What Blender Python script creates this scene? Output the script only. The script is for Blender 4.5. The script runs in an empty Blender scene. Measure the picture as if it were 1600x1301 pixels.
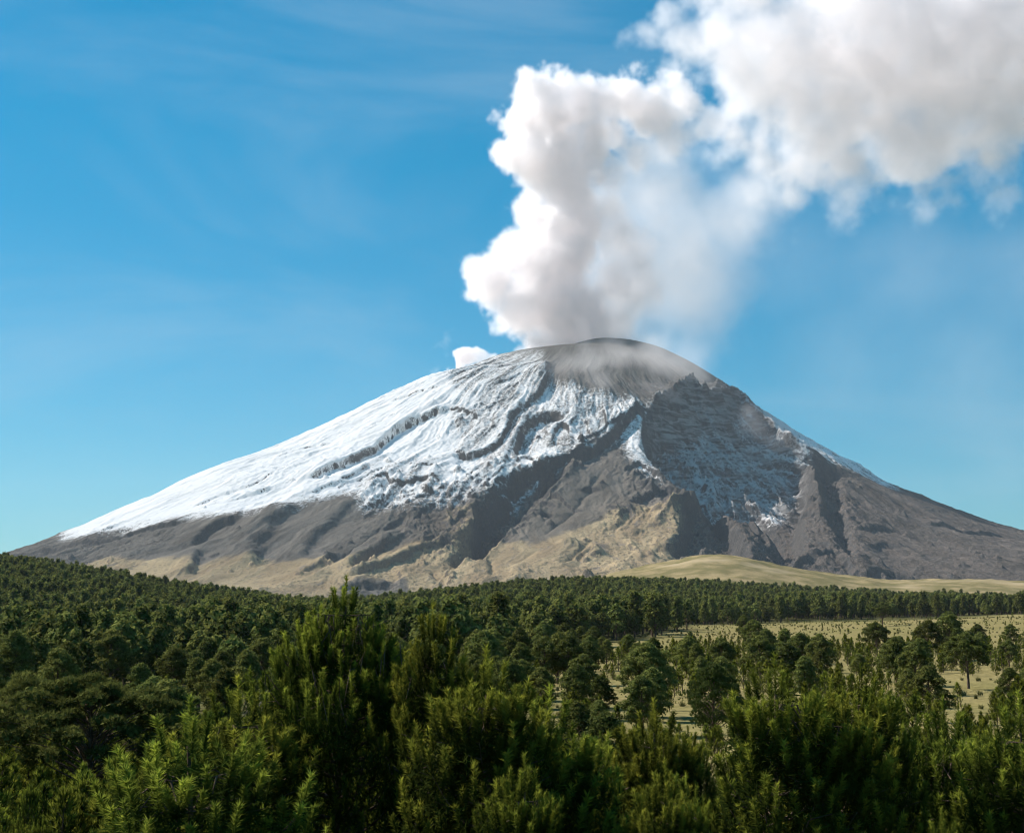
import bpy, math, random, numpy as np
from math import radians, sin, cos, tan, pi, exp, sqrt
random.seed(7); RNG = np.random.default_rng(11)
S = bpy.context.scene; COL = S.collection

# ---------------------------------------------------------------- camera
F = 2065.0                                   # focal length in photo pixels (photo is 1600 x 1301)
PITCH = math.atan((960 - 650.5) / F)
cam_d = bpy.data.cameras.new('camera'); cam = bpy.data.objects.new('camera', cam_d); COL.objects.link(cam)
cam.location = (0, 0, 0); cam.rotation_euler = (pi / 2 + PITCH, 0, 0)
cam_d.sensor_width = 36.0; cam_d.lens = 36.0 * F / 1600.0; cam_d.clip_start = 0.3; cam_d.clip_end = 90000
S.camera = cam

# ---------------------------------------------------------------- light
SUN_EL, SUN_AZ = radians(40), radians(-61)    # azimuth from +Y (view direction), negative = to the left
w = bpy.data.worlds.new('World'); S.world = w; w.use_nodes = True
nt = w.node_tree; nt.nodes.clear()
sky = nt.nodes.new('ShaderNodeTexSky'); sky.sky_type = 'NISHITA'; sky.sun_disc = False
sky.sun_elevation = SUN_EL; sky.sun_rotation = SUN_AZ
sky.altitude = 3900; sky.air_density = 2.0; sky.dust_density = 0.0; sky.ozone_density = 2.0
bg = nt.nodes.new('ShaderNodeBackground'); bg.inputs['Strength'].default_value = 0.079
out = nt.nodes.new('ShaderNodeOutputWorld')
SKYMIX = None
wb = nt.nodes.new('ShaderNodeMix'); wb.data_type = 'RGBA'; wb.blend_type = 'MULTIPLY'; wb.inputs[0].default_value = 1.0
wb.inputs[7].default_value = (0.27, 0.81, 1.18, 1.0)          # the clear turquoise cast of the picture's white balance
nt.links.new(sky.outputs[0], wb.inputs[6]); hs = nt.nodes.new('ShaderNodeHueSaturation'); hs.inputs['Saturation'].default_value = 1.1
nt.links.new(wb.outputs[2], hs.inputs['Color']); gm_ = nt.nodes.new('ShaderNodeGamma'); gm_.inputs[1].default_value = 0.72; nt.links.new(hs.outputs[0], gm_.inputs[0])
# a few thin high streaks of cloud
tcw = nt.nodes.new('ShaderNodeTexCoord'); mpw = nt.nodes.new('ShaderNodeMapping'); mpw.inputs['Scale'].default_value = (2.2, 2.2, 7.0); mpw.inputs['Rotation'].default_value = (0.0, 0.45, 0.0)
nzw = nt.nodes.new('ShaderNodeTexNoise'); nzw.inputs['Scale'].default_value = 1.15; nzw.inputs['Detail'].default_value = 6; nzw.inputs['Roughness'].default_value = 0.55; nzw.inputs['Distortion'].default_value = 0.5
rmw = nt.nodes.new('ShaderNodeMapRange'); rmw.interpolation_type = 'SMOOTHSTEP'; rmw.inputs[1].default_value = 0.46; rmw.inputs[2].default_value = 0.78; rmw.inputs[4].default_value = 0.20
mxw = nt.nodes.new('ShaderNodeMix'); mxw.data_type = 'RGBA'; mxw.inputs[7].default_value = (4.2, 5.0, 5.6, 1.0)
nt.links.new(tcw.outputs['Generated'], mpw.inputs[0]); nt.links.new(mpw.outputs[0], nzw.inputs['Vector']); nt.links.new(nzw.outputs[0], rmw.inputs[0]); nt.links.new(rmw.outputs[0], mxw.inputs[0])
nt.links.new(gm_.outputs[0], mxw.inputs[6]); nt.links.new(mxw.outputs[2], bg.inputs[0]); nt.links.new(bg.outputs[0], out.inputs[0])
sun_d = bpy.data.lights.new('sun', 'SUN'); sun_d.energy = 5.0; sun_d.angle = radians(0.55); sun_d.color = (1.0, 0.935, 0.88)
sun = bpy.data.objects.new('sun', sun_d); COL.objects.link(sun)
sun.rotation_euler = (pi / 2 - SUN_EL, 0, -(SUN_AZ) - pi)   # set exactly below
from mathutils import Vector
SUNV = Vector((sin(SUN_AZ) * cos(SUN_EL), cos(SUN_AZ) * cos(SUN_EL), sin(SUN_EL)))
sun.rotation_euler = SUNV.to_track_quat('Z', 'Y').to_euler()
S.view_settings.view_transform = 'Standard'; S.view_settings.look = 'None'
S.view_settings.exposure = 0.90; S.view_settings.gamma = 1.0; S.view_settings.use_curve_mapping = False
S.render.engine = 'CYCLES'
cy = S.cycles
cy.max_bounces = 28; cy.diffuse_bounces = 3; cy.glossy_bounces = 2; cy.transmission_bounces = 3
cy.transparent_max_bounces = 12; cy.volume_bounces = 24
cy.volume_step_rate = 2.5; cy.volume_max_steps = 512
cy.use_denoising = True; cy.use_adaptive_sampling = True; cy.adaptive_threshold = 0.02
try: cy.denoiser = 'OPENIMAGEDENOISE'
except Exception: pass
cy.sample_clamp_indirect = 8.0; cy.pixel_filter_type = 'BLACKMAN_HARRIS'; cy.filter_width = 1.05

# ---------------------------------------------------------------- helpers
CP, SP = cos(PITCH), sin(PITCH)
def project(x, y, z):
    zc = y * CP + z * SP; yc = -y * SP + z * CP
    return 800 + F * x / zc, 650.5 - F * yc / zc
def ray(u, v):                                # direction with unit y component
    cx_, cy_ = (u - 800) / F, -(v - 650.5) / F
    d = (cx_, CP - cy_ * SP, SP + cy_ * CP)
    return d[0] / d[1], 1.0, d[2] / d[1]
def at(u, v, y):
    d = ray(u, v); return Vector((d[0] * y, y, d[2] * y))

_perm = RNG.permutation(1024); _ga = RNG.random(1024) * 2 * pi; _gx, _gy = np.cos(_ga), np.sin(_ga)
def pn(x, y, seed=0):                         # 2-D gradient noise, about -0.7 .. 0.7
    xi = np.floor(x).astype(np.int64); yi = np.floor(y).astype(np.int64); xf = x - xi; yf = y - yi
    u = xf * xf * xf * (xf * (xf * 6 - 15) + 10); v = yf * yf * yf * (yf * (yf * 6 - 15) + 10)
    def g(i, j):
        h = _perm[(_perm[(xi + i + seed * 57) & 1023] + yi + j) & 1023]
        return _gx[h] * (xf - i) + _gy[h] * (yf - j)
    a, b, c, d = g(0, 0), g(1, 0), g(0, 1), g(1, 1)
    return (a + u * (b - a)) * (1 - v) + (c + u * (d - c)) * v
def fbm(x, y, lam, octs=5, gain=0.5, seed=0):
    s = 0; a = 1.0; t = 0
    for o in range(octs):
        s = s + a * pn(x / lam, y / lam, seed + o * 3); t += a; lam *= 0.49; a *= gain
    return s / t * 1.6
def ridged(x, y, lam, octs=5, gain=0.55, seed=0):
    s = 0; a = 1.0; t = 0; wgt = 1.0
    for o in range(octs):
        n = 1 - np.abs(pn(x / lam, y / lam, seed + o * 3)) * 2.0
        n = np.clip(n, 0, 1) ** 2; s = s + a * n * wgt; wgt = np.clip(n * 1.5, 0, 1); t += a; lam *= 0.5; a *= gain
    return s / t
def sst(e0, e1, x):
    t = np.clip((x - e0) / (e1 - e0), 0, 1); return t * t * (3 - 2 * t)

def mesh_from(name, verts, faces, mat=None, smooth=True):
    """verts (n,3) array, faces (m,k) array of one k (3 or 4)"""
    me = bpy.data.meshes.new(name); verts = np.asarray(verts, dtype=np.float32); faces = np.asarray(faces, dtype=np.int32)
    n, k = faces.shape
    me.vertices.add(len(verts)); me.vertices.foreach_set('co', verts.ravel())
    me.loops.add(n * k); me.loops.foreach_set('vertex_index', faces.ravel())
    me.polygons.add(n); me.polygons.foreach_set('loop_start', np.arange(0, n * k, k, dtype=np.int32))
    me.polygons.foreach_set('loop_total', np.full(n, k, dtype=np.int32))
    me.polygons.foreach_set('use_smooth', np.full(n, smooth, dtype=bool))
    me.update(calc_edges=True)
    if mat is not None: me.materials.append(mat)
    return me
def link(name, me, parent=None, loc=None):
    o = bpy.data.objects.new(name, me); COL.objects.link(o)
    if parent: o.parent = parent
    if loc is not None: o.location = loc
    return o
def tag(o, label=None, cat=None, group=None, kind=None):
    for k, v in (('label', label), ('category', cat), ('group', group), ('kind', kind)):
        if v: o[k] = v
    return o
def grid_faces(nr, nc):
    i = np.arange(nr * nc).reshape(nr, nc)
    return np.stack([i[:-1, :-1], i[:-1, 1:], i[1:, 1:], i[1:, :-1]], -1).reshape(-1, 4)
def attr(me, name, vals):
    a = me.attributes.new(name, 'FLOAT', 'POINT'); a.data.foreach_set('value', np.asarray(vals, dtype=np.float32).ravel())

class NT:                                      # small node-tree builder
    def __init__(s, name, clear=True):
        s.m = bpy.data.materials.new(name); s.m.use_nodes = True; s.t = s.m.node_tree
        if clear: s.t.nodes.clear()
        s.out = s.t.nodes.new('ShaderNodeOutputMaterial')
    def n(s, typ, **kw):
        nd = s.t.nodes.new(typ)
        for k, v in kw.items():
            if k.startswith('_'): setattr(nd, k[1:], v)
        for k, v in kw.items():
            if not k.startswith('_'): s.set(nd, k, v)
        return nd
    def set(s, nd, k, v):
        i = nd.inputs[int(k[1:])] if k[0] == 'i' and k[1:].isdigit() else nd.inputs[k.replace('__', ' ')]
        if isinstance(v, bpy.types.NodeSocket): s.t.links.new(v, i)
        else: i.default_value = v
    def math(s, op, a, b=0.0, c=None, clamp=False):
        nd = s.t.nodes.new('ShaderNodeMath'); nd.operation = op; nd.use_clamp = clamp
        for i, v in enumerate((a, b, c)):
            if v is None: continue
            if isinstance(v, bpy.types.NodeSocket): s.t.links.new(v, nd.inputs[i])
            else: nd.inputs[i].default_value = v
        return nd.outputs[0]
    def mix(s, f, a, b):
        nd = s.t.nodes.new('ShaderNodeMix'); nd.data_type = 'RGBA'; nd.clamp_factor = True
        for i, v in ((0, f), (6, a), (7, b)):
            if isinstance(v, bpy.types.NodeSocket): s.t.links.new(v, nd.inputs[i])
            else: nd.inputs[i].default_value = v if i == 0 else (*v, 1.0)
        return nd.outputs[2]
    def ss(s, x, a, b):
        nd = s.t.nodes.new('ShaderNodeMapRange'); nd.interpolation_type = 'SMOOTHSTEP'
        s.t.links.new(x, nd.inputs[0]); nd.inputs[1].default_value = a; nd.inputs[2].default_value = b
        return nd.outputs[0]
    def noise(s, vec, scale, detail=4, rough=0.55, dist=0.0):
        nd = s.n('ShaderNodeTexNoise', Vector=vec, Scale=scale, Detail=detail, Roughness=rough, Distortion=dist); return nd.outputs[0]
    def attr(s, name):
        nd = s.t.nodes.new('ShaderNodeAttribute'); nd.attribute_name = name; return nd.outputs['Fac']
# ---------------------------------------------------------------- volcano
VX, VY = at(935, 530, 7000).x, 7000.0
def prof(pts, side):
    r, z = [], []
    for u, v in pts:
        p = at(u, v, VY); r.append(abs(p.x - VX)); z.append(p.z)
    return r, z
L_PTS = [(850,543),(830,546),(780,553),(715,575),(660,589),(600,616),(540,646),(430,696),(330,729),(240,771),(110,826),(20,860),(-80,890)]
R_PTS = [(1000,533),(1040,545),(1090,570),(1150,607),(1200,645),(1270,688),(1340,724),(1380,748),(1450,778),(1520,804),(1600,829),(1700,852)]
LR, LZ = prof(L_PTS, -1); RR, RZ = prof(R_PTS, 1)
ztop = at(935, 529, VY).z
def ext(r, z): return [0] + r + [4300, 5200, 7000, 14000], [ztop] + z + [55, 0, -70, -300]
LR, LZ = ext(LR, LZ); RR, RZ = ext(RR, RZ)
LZC, RZC = list(LZ), list(RZ)
def profile(r, side):                           # side -1 left .. +1 right
    rs = np.arange(0, 14001, 20.0)
    k = np.exp(-0.5 * (np.arange(-6, 7) / 2.2) ** 2); k /= k.sum()
    l = np.interp(rs, LR, LZC); g = np.interp(rs, RR, RZC)
    l = np.convolve(np.pad(l, 6, 'edge'), k, 'valid'); g = np.convolve(np.pad(g, 6, 'edge'), k, 'valid')
    t = 0.5 + 0.5 * side
    return np.interp(r, rs, l) * (1 - t) + np.interp(r, rs, g) * t
def base_z(x, y):
    dx, dy = x - VX, y - VY; r = np.sqrt(dx * dx + dy * dy) + 1e-6
    z = profile(r, dx / r)
    fr = np.clip(-dy / r, 0, 1) ** 2
    return z - fr * 130 * sst(900, 2400, r) * (1 - sst(3300, 4600, r))   # concave foot on the camera's side
def hit(u, v):
    d = ray(u, v); t = np.arange(3000, 7600, 4.0); z = base_z(d[0] * t, t); b = np.nonzero(z > d[2] * t)[0]
    i = b[0] if len(b) else len(t) - 1
    if not len(b): i = int(np.argmax(z - d[2] * t))
    return d[0] * t[i], t[i]

ca = np.concatenate([np.linspace(-1.6, -0.47, 60)[:-1], np.linspace(-0.47, 0.47, 1150), np.linspace(0.47, 1.6, 60)[1:]])
cyr = np.concatenate([np.arange(2750, 3300, 12.0), np.arange(3300, 7260, 5.4), np.geomspace(7262, 15000, 70)])
A, Y = np.meshgrid(ca, cyr); X = A * Y
Z0 = base_z(X, Y)
FRONT = (Y < 7300)
WX = X + 13 * fbm(X, Y, 90, 5, 0.62, seed=40) + 3 * fbm(X, Y, 16, 2, seed=42); WY = Y + 24 * fbm(X, Y, 110, 5, 0.62, seed=50) + 5 * fbm(X, Y, 16, 2, seed=52)
D = np.zeros_like(Z0); CL = np.zeros_like(Z0)
def poly_dist(P, bb=None, margin=200.0):
    """signed distance (positive on the right hand of travel) and taper to the polyline P of plan points"""
    P = np.array(P); xs, ys = P[:, 0], P[:, 1]
    sel = (WX > xs.min() - margin) & (WX < xs.max() + margin) & (WY > ys.min() - margin) & (WY < ys.max() + margin)
    x, y = WX[sel], WY[sel]; best = np.full(x.shape, 1e9); sd = np.zeros_like(x); sa = np.zeros_like(x)
    L = 0.0
    for (x0, y0), (x1, y1) in zip(P[:-1], P[1:]):
        dx, dy = x1 - x0, y1 - y0; ll = math.hypot(dx, dy) + 1e-9
        t = np.clip(((x - x0) * dx + (y - y0) * dy) / ll / ll, 0, 1)
        px, py = x - x0 - t * dx, y - y0 - t * dy; d = np.hypot(px, py); m = d < best
        cr = dx * py - dy * px
        best = np.where(m, d, best); sd = np.where(m, np.where(cr < 0, d, -d), sd); sa = np.where(m, L + t * ll, sa); L += ll
    return sel, sd, sa, L
def ends(sa, L, te): return np.clip(sa / te, 0, 1) * np.clip((L - sa) / te, 0, 1)
def smooth_pts(pts, n=4):                       # Catmull-Rom through the drawn points
    P = [np.array(p, float) for p in pts]; P = [2 * P[0] - P[1]] + P + [2 * P[-1] - P[-2]]; o = []
    for i in range(1, len(P) - 2):
        for k in range(n):
            t = k / n; a, b, c, d = P[i - 1:i + 3]
            o.append(0.5 * (2 * b + (c - a) * t + (2 * a - 5 * b + 4 * c - d) * t * t + (3 * b - a - 3 * c + d) * t ** 3))
    return o + [P[-2]]
def scarp(pts, h, ws=8.0, wd=90.0, te=60.0, up=0.5):
    P = [hit(*p) for p in smooth_pts(pts)]
    sel, sd, sa, L = poly_dist(P, margin=3.2 * wd + 30)
    f = np.tanh(sd / ws); f = np.where(f > 0, -(1 - up) * f, -up * f) * np.exp(-np.abs(sd) / wd)
    D[sel] += h * f * ends(sa, L, te)
    if h > 0: CL[sel] = np.maximum(CL[sel], np.exp(-((sd - ws * 0.35) / (ws * 0.8 + 1.5)) ** 2) * ends(sa, L, te * 0.5) * (1.0 if ws < 10 else 0.5))  # band below the crest: bare rock, with scarp shadow painted in
def ridge(pts, h, wl=40.0, wr=40.0, te=80.0, pw=1.0):
    """crest line; wl / wr = widths on the left / right hand of travel"""
    P = [hit(*p) for p in smooth_pts(pts)]
    sel, sd, sa, L = poly_dist(P, margin=3.5 * max(wl, wr) + 30)
    wv = np.where(sd > 0, wr, wl)
    q = np.abs(sd) / wv
    D[sel] += h * (np.exp(-q) if pw == 1 else np.exp(-q * q)) * ends(sa, L, te)
def bump(u, v, r, h, fy=1.0, sharp=1.0):
    x, y = hit(u, v); q = np.hypot(WX - x, (WY - y) * fy) / r
    m = q < 3.5; D[m] += h * np.exp(-q[m] ** (2 * sharp))
def raster(polys, blur):                        # [(value, [(u,v)...])] -> value per vertex, softened
    gw, gh, sc = 900, 500, 2.0                  # covers u -100..1700, v 400..1400
    yy, xx = np.mgrid[0:gh, 0:gw]; U = xx * sc - 100; V = yy * sc + 400
    img = np.zeros((gh, gw))
    for val, pl in polys:
        ins = np.zeros((gh, gw), bool); n = len(pl)
        for i in range(n):
            (x0, y0), (x1, y1) = pl[i], pl[(i + 1) % n]
            if y0 == y1: continue
            c = ((V < y0) != (V < y1)) & (U < (x1 - x0) * (V - y0) / (y1 - y0) + x0); ins ^= c
        img = np.where(ins, val, img)
    for ax in (0, 1):
        k = np.exp(-0.5 * (np.arange(-3 * int(blur) - 1, 3 * int(blur) + 2) * sc / blur) ** 2); k /= k.sum()
        pad = len(k) // 2
        p = np.pad(img, [(pad, pad) if a == ax else (0, 0) for a in (0, 1)], 'edge')
        img = sum(k[j] * (p[j:j + gh, :] if ax == 0 else p[:, j:j + gw]) for j in range(len(k)))
    fu = np.clip((U0 + 100) / sc, 0, gw - 1.01); fv = np.clip((V0 - 400) / sc, 0, gh - 1.01)
    i, j = fv.astype(int), fu.astype(int); a, b = fv - i, fu - j
    return (img[i, j] * (1 - b) + img[i, j + 1] * b) * (1 - a) + (img[i + 1, j] * (1 - b) + img[i + 1, j + 1] * b) * a

# make the outline seen from the valley follow the real one (the limb of a cone lies in front of its axis plane)
cols = np.arange(0, len(ca), 4)
for it in range(3):
    z = base_z(X[:, cols], Y[:, cols]); u, v = project(X[:, cols], Y[:, cols], z)
    k = v.argmin(0); su = u[k, np.arange(len(cols))]; sv = v[k, np.arange(len(cols))]; o = np.argsort(su)
    for R_, Z_, P_, s_ in ((LR, LZC, L_PTS, -1), (RR, RZC, R_PTS, 1)):
        for i, (pu, pv) in enumerate(P_):
            Z_[i + 1] -= (pv - np.interp(pu, su[o], sv[o])) * 7150 / F * 0.9
Z0 = base_z(X, Y)
U0, V0 = project(X, Y, Z0)

# --- the drawn relief: lava scarps, gorges, ridges, crags
scarp([(478,748),(510,731),(545,717),(575,702),(590,692),(620,668),(650,652),(680,642),(702,634)], 52, 9, 80, 60)
scarp([(530,750),(552,738),(576,722)], 26, 7, 45, 30)
scarp([(575,748),(600,740),(612,748),(640,745),(656,740),(690,745)], 26, 7, 50, 30)
scarp([(572,790),(588,783),(599,767),(594,750)], 16, 6, 40, 25)
scarp([(713,703),(732,708),(756,704),(778,694),(790,676),(802,652)], 42, 9, 60, 40)
scarp([(700,634),(725,640),(748,650)], 20, 7, 40, 25)
scarp([(726,700),(722,688),(735,668),(738,652)], -9, 8, 50, 30)
scarp([(786,662),(812,640),(835,622),(852,596),(858,562)], 46, 12, 80, 60)
scarp([(806,712),(806,694),(818,668),(832,653),(852,646),(870,648),(882,660)], 62, 12, 75, 60, up=0.25)
scarp([(866,700),(864,684),(872,668),(884,668),(890,684)], 26, 7, 45, 25)
scarp([(805,728),(814,716),(832,718),(845,730)], 22, 7, 45, 25)
scarp([(835,752),(862,734),(900,714),(935,699),(965,676),(992,654),(1012,640)], 60, 11, 90, 70)
scarp([(900,700),(930,688),(955,672),(985,664)], 22, 7, 50, 40)
scarp([(697,872),(726,850),(742,820),(746,798),(766,782),(786,762),(797,744),(840,735),(884,742)], 125, 26, 130, 90, up=0.25)
ridge([(905,722),(872,757),(832,787),(792,822),(762,852),(716,882)], 34, 22, 26, 80)
scarp([(786,802),(804,797),(832,806)], 30, 8, 60, 30)
scarp([(836,780),(852,776),(872,790)], 18, 8, 40, 30)
scarp([(905,766),(922,762),(942,768)], 26, 8, 45, 30)
scarp([(838,800),(855,795),(868,803)], 20, 8, 40, 25)
# the great shaded crag right of the summit
scarp([(1012,648),(1040,626),(1060,614),(1082,604),(1094,611),(1122,614),(1152,617),(1170,632),(1202,658),(1242,692),(1292,722),(1345,747)], 70, 40, 330, 90, up=0.10)
ridge([(1012,646),(1040,624),(1060,613),(1082,603),(1094,610),(1122,613),(1152,616),(1170,631),(1202,657),(1242,691)], 42, 26, 34, 60)
scarp([(1020,700),(1080,668),(1150,680),(1215,730)], 60, 40, 160, 80, up=0.2)
scarp([(1128,838),(1086,786),(1056,758),(1034,738),(1014,702),(1014,672),(1024,642)], 100, 26, 190, 110, up=0.3)
bump(1079,606,30,30,0.6); bump(1062,612,34,16,0.6); bump(1045,622,30,14,0.6)
bump(1120,612,26,12); bump(1150,617,24,10); bump(1168,626,20,12)
ridge([(1136,722),(1146,744),(1156,770),(1166,792)], 36, 40, 22, 60)
ridge([(1166,790),(1180,816),(1196,842),(1208,862)], 62, 75, 34, 80)
ridge([(1262,712),(1270,745),(1280,782),(1292,822),(1312,862),(1336,896)], 66, 110, 36, 260)
ridge([(1072,752),(1120,790),(1160,830),(1215,886)], 40, 40, 26, 100)
ridge([(1050,772),(1100,812),(1150,850)], 24, 30, 20, 80)
scarp([(1236,884),(1222,846),(1206,806),(1196,772),(1200,740)], -30, 22, 100, 100)
# the pyramid-shaped crag in front
scarp([(1048,868),(1066,846),(1077,818),(1087,799),(1103,800),(1130,824),(1158,858),(1170,880)], 110, 16, 110, 45, up=0.45)
ridge([(1022,836),(1045,822),(1068,810),(1087,799)], 44, 40, 30, 60)
bump(1088,800,26,26,0.7); bump(1029,818,18,24,0.7)
for b in [(931,868,26,34),(886,847,32,18),(960,806,60,24),(985,804,50,24),(968,888,34,14),(1016,890,30,12),(1062,862,36,16),(992,836,22,16)]:
    bump(b[0], b[1], b[2], b[3], 0.8)
scarp([(975,742),(1000,732),(1022,746),(1045,758)], 26, 9, 60, 40)
scarp([(984,802),(996,790),(1016,782),(1045,772)], 44, 12, 70, 40)
scarp([(1000,770),(1030,768),(1055,782)], 30, 9, 60, 40)
# thin broken lava edges through the snow
for g in [[(300,792),(345,772),(395,752),(440,728)], [(520,762),(560,742),(600,722)], [(430,712),(480,694),(520,684)], [(560,672),(590,656),(625,640)], [(600,626),(640,612),(690,600)], [(700,600),(730,588),(745,575)],
          [(640,730),(665,722),(690,724)], [(745,760),(775,742),(800,720)], [(700,762),(730,740),(760,728)], [(660,775),(690,758),(705,748)], [(890,716),(915,700),(940,690)], [(905,655),(918,668),(922,690)],
          [(940,640),(948,665),(944,690)], [(820,745),(845,735),(870,728)], [(480,775),(520,757),(545,748)], [(350,790),(400,772),(430,762)], [(745,690),(760,676),(775,664)], [(758,640),(775,628),(800,622)], [(770,600),(800,590),(820,580)]]:
    scarp(g, 13, 4, 35, 40)
# soft dunes of ash at the lower left
scarp([(302,856),(310,846),(325,832),(348,820),(380,812)], 46, 13, 65, 30)
scarp([(296,896),(306,878),(313,862)], 44, 16, 75, 30)
scarp([(398,882),(402,856),(412,836),(436,812),(470,790)], 62, 30, 100, 60)
scarp([(470,870),(490,840),(520,812),(560,780)], 40, 24, 90, 60)
scarp([(540,888),(590,858),(634,835)], 40, 14, 85, 60)
scarp([(545,896),(620,872),(684,850),(720,842)], 46, 14, 85, 60)
scarp([(520,916),(570,908),(622,902)], 26, 10, 60, 40)
scarp([(612,912),(624,892),(616,878)], -26, 12, 60, 30)
scarp([(18,864),(80,852),(150,844),(220,830),(292,817)], 26, 8, 55, 60)
scarp([(596,826),(615,816),(638,803)], 36, 10, 60, 30)
scarp([(655,856),(668,842),(688,834),(700,836)], 30, 10, 60, 30)
scarp([(700,822),(716,806),(745,792)], 26, 10, 60, 30)
scarp([(470,892),(500,880),(530,860)], 18, 7, 40, 30)
for g in [[(545,890),(600,852),(650,812),(690,778),(722,760)], [(520,880),(560,850),(600,820),(640,800)], [(610,800),(650,778),(690,766)],
          [(480,900),(520,872),(560,850)], [(880,880),(905,858),(925,842)], [(770,900),(768,872),(760,850)], [(850,830),(900,790),(940,740)], [(690,900),(672,880)]]:
    ridge(g, -13, 11, 11, 60)
for g in [[(385,800),(430,772),(470,762),(500,742)], [(300,800),(380,775),(440,760)], [(420,740),(520,690),(600,655)], [(450,760),(520,715)]]:
    ridge(g, 8, 10, 14, 60)
scarp([(1180,892),(1232,884),(1300,874),(1336,897)], 30, 9, 60, 60)
scarp([(1345,834),(1362,826),(1398,830)], 26, 8, 60, 30)
scarp([(1360,858),(1380,850),(1410,856)], 22, 8, 60, 30)
scarp([(1445,818),(1500,826),(1590,840)], 22, 8, 60, 60)
scarp([(1290,742),(1320,746),(1350,766)], 36, 12, 70, 40)
scarp([(1240,800),(1262,800),(1276,812)], 26, 9, 50, 30)
scarp([(1350,900),(1380,893),(1440,900)], 26, 8, 50, 40)
# deeper shaded side of the big ridge
scarp([(1262,730),(1285,722),(1305,738)], 30, 10, 60, 30)

D -= (1 - sst(6150, 6600, Y)) * raster([(125, [(1014,654),(1040,640),(1062,630),(1084,624),(1120,628),(1152,632),(1180,648),(1215,680),(1246,712),(1262,760),(1246,800),(1250,870),(1225,850),(1195,800),(1150,790),(1120,800),(1078,768),(1040,740),(1012,700)])], 7)
D -= raster([(55, [(1110,742),(1185,748),(1218,800),(1244,898),(1200,885),(1150,812)]), (62, [(1276,715),(1302,728),(1316,800),(1338,893),(1312,872),(1290,820)]),
             (48, [(792,742),(885,738),(868,765),(830,790),(790,815),(770,835),(745,860),(700,882),(724,850),(744,815),(748,790),(770,770)])], 6)
rough = raster([(0.42, [(-100,400),(1700,400),(1700,1000),(-100,1000)]),
    (0.16, [(200,780),(560,770),(560,900),(200,930)]), (0.12, [(820,740),(1000,740),(980,800),(860,870),(760,900),(760,850)]),
    (0.24, [(480,640),(700,600),(860,560),(860,760),(560,800),(480,760)]),
    (0.42, [(690,640),(800,600),(870,610),(900,690),(900,750),(800,760),(700,720)]), (0.25, [(870,600),(1010,630),(1010,690),(900,690)]),
    (1.0, [(740,730),(890,730),(850,800),(720,860),(660,850),(640,800)]), (0.9, [(560,740),(740,740),(700,790),(560,800)]),
    (0.8, [(1010,600),(1090,585),(1260,690),(1250,770),(1100,790),(1020,740)]), (0.9, [(970,725),(1070,740),(1080,800),(980,800)]),
    (0.75, [(1120,700),(1340,720),(1350,900),(1180,900),(1100,780)]), (0.9, [(1060,790),(1110,790),(1175,885),(1050,870)]),
    (0.0, [(780,500),(1130,500),(1110,600),(900,590),(850,560),(790,570)]), (0.12, [(20,500),(640,560),(500,660),(200,800),(20,860)]),
    (0.35, [(1350,740),(1700,820),(1700,930),(1360,910)]), (0.8, [(940,790),(1000,790),(1000,825),(940,820)]), (0.6, [(20,850),(280,815),(280,850),(20,885)])], 12)
dx, dy = X - VX, Y - VY; RAD = np.hypot(dx, dy); PHI = np.arctan2(dx, -dy)
mid = sst(150, 600, RAD) * (1 - sst(4200, 5200, RAD))
wr_ = RAD + 90 * fbm(X, Y, 500, 3, seed=70); ph_ = PHI + 0.05 * fbm(X, Y, 420, 3, seed=75)
rad_noise = ridged(ph_ * 1500, wr_ * 0.16, 150, 5, seed=80) - 0.45             # gullies running down-slope
rad_fine = ridged(ph_ * 1500, wr_ * 0.22, 38, 4, seed=90) - 0.45
rock = ridged(X, Y * 0.8, 75, 5, 0.6, seed=100) - 0.4
rock2 = ridged(X, Y, 34, 4, 0.6, seed=160) - 0.4
stripes = pn(X / 220, (Z0 + 10 * fbm(X, Y, 200, 3, seed=120)) / 22, 111) + 0.7 * pn(X / 150, Z0 / 10, 131)
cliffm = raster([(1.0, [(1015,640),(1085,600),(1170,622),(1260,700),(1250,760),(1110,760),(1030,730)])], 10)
broad = fbm(X, Y, 900, 3, seed=140)
rock3 = ridged(X, Y, 22, 3, 0.65, seed=180) - 0.4; rad_tiny = ridged(ph_ * 1500, wr_ * 0.3, 17, 3, seed=185) - 0.4
snowy = raster([(1.0, [(480,640),(700,600),(860,560),(1010,610),(1000,660),(900,720),(840,750),(700,775),(560,790),(480,770)])], 12)
gul = ridged(ph_ * 1500, wr_ * 0.09, 120, 4, 0.55, seed=95) ** 2 * np.clip(0.6 + 1.2 * fbm(X, Y, 260, 3, seed=97), 0, 1.4)
D -= mid * sst(450, 1100, RAD) * (7 + 15 * rough) * gul
snz = raster([(1.0, [(860,570),(1010,600),(1015,640),(960,690),(880,650)]), (0.8, [(560,640),(860,570),(820,640),(520,740)])], 12)
D += mid * (26 * broad + (1 + 9 * sst(500, 1200, RAD) + 32 * rough * sst(250, 700, RAD)) * rad_noise + (0.6 + 13 * rough) * rad_fine + 9 * rough * rock + 12 * rough * rock2 + 7 * snz * rad_fine) + mid * 3.2 * snowy * (rock3 + 0.7 * rad_tiny) + cliffm * 8 * stripes + cliffm * 26 * rad_noise + cliffm * 14 * rad_fine
D += mid * rough ** 1.5 * 9 * (ridged(X, Y, 20, 3, 0.6, seed=150) - 0.4)
# crater behind the rim, low point to the left of the centre
D -= 170 * np.exp(-(np.hypot(X - VX, Y - VY - 120) / 190) ** 4) * sst(-60, 60, Y - VY + 20)
Z = Z0 + D * np.where(Y > 7250, 0.8, 1.0)

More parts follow.
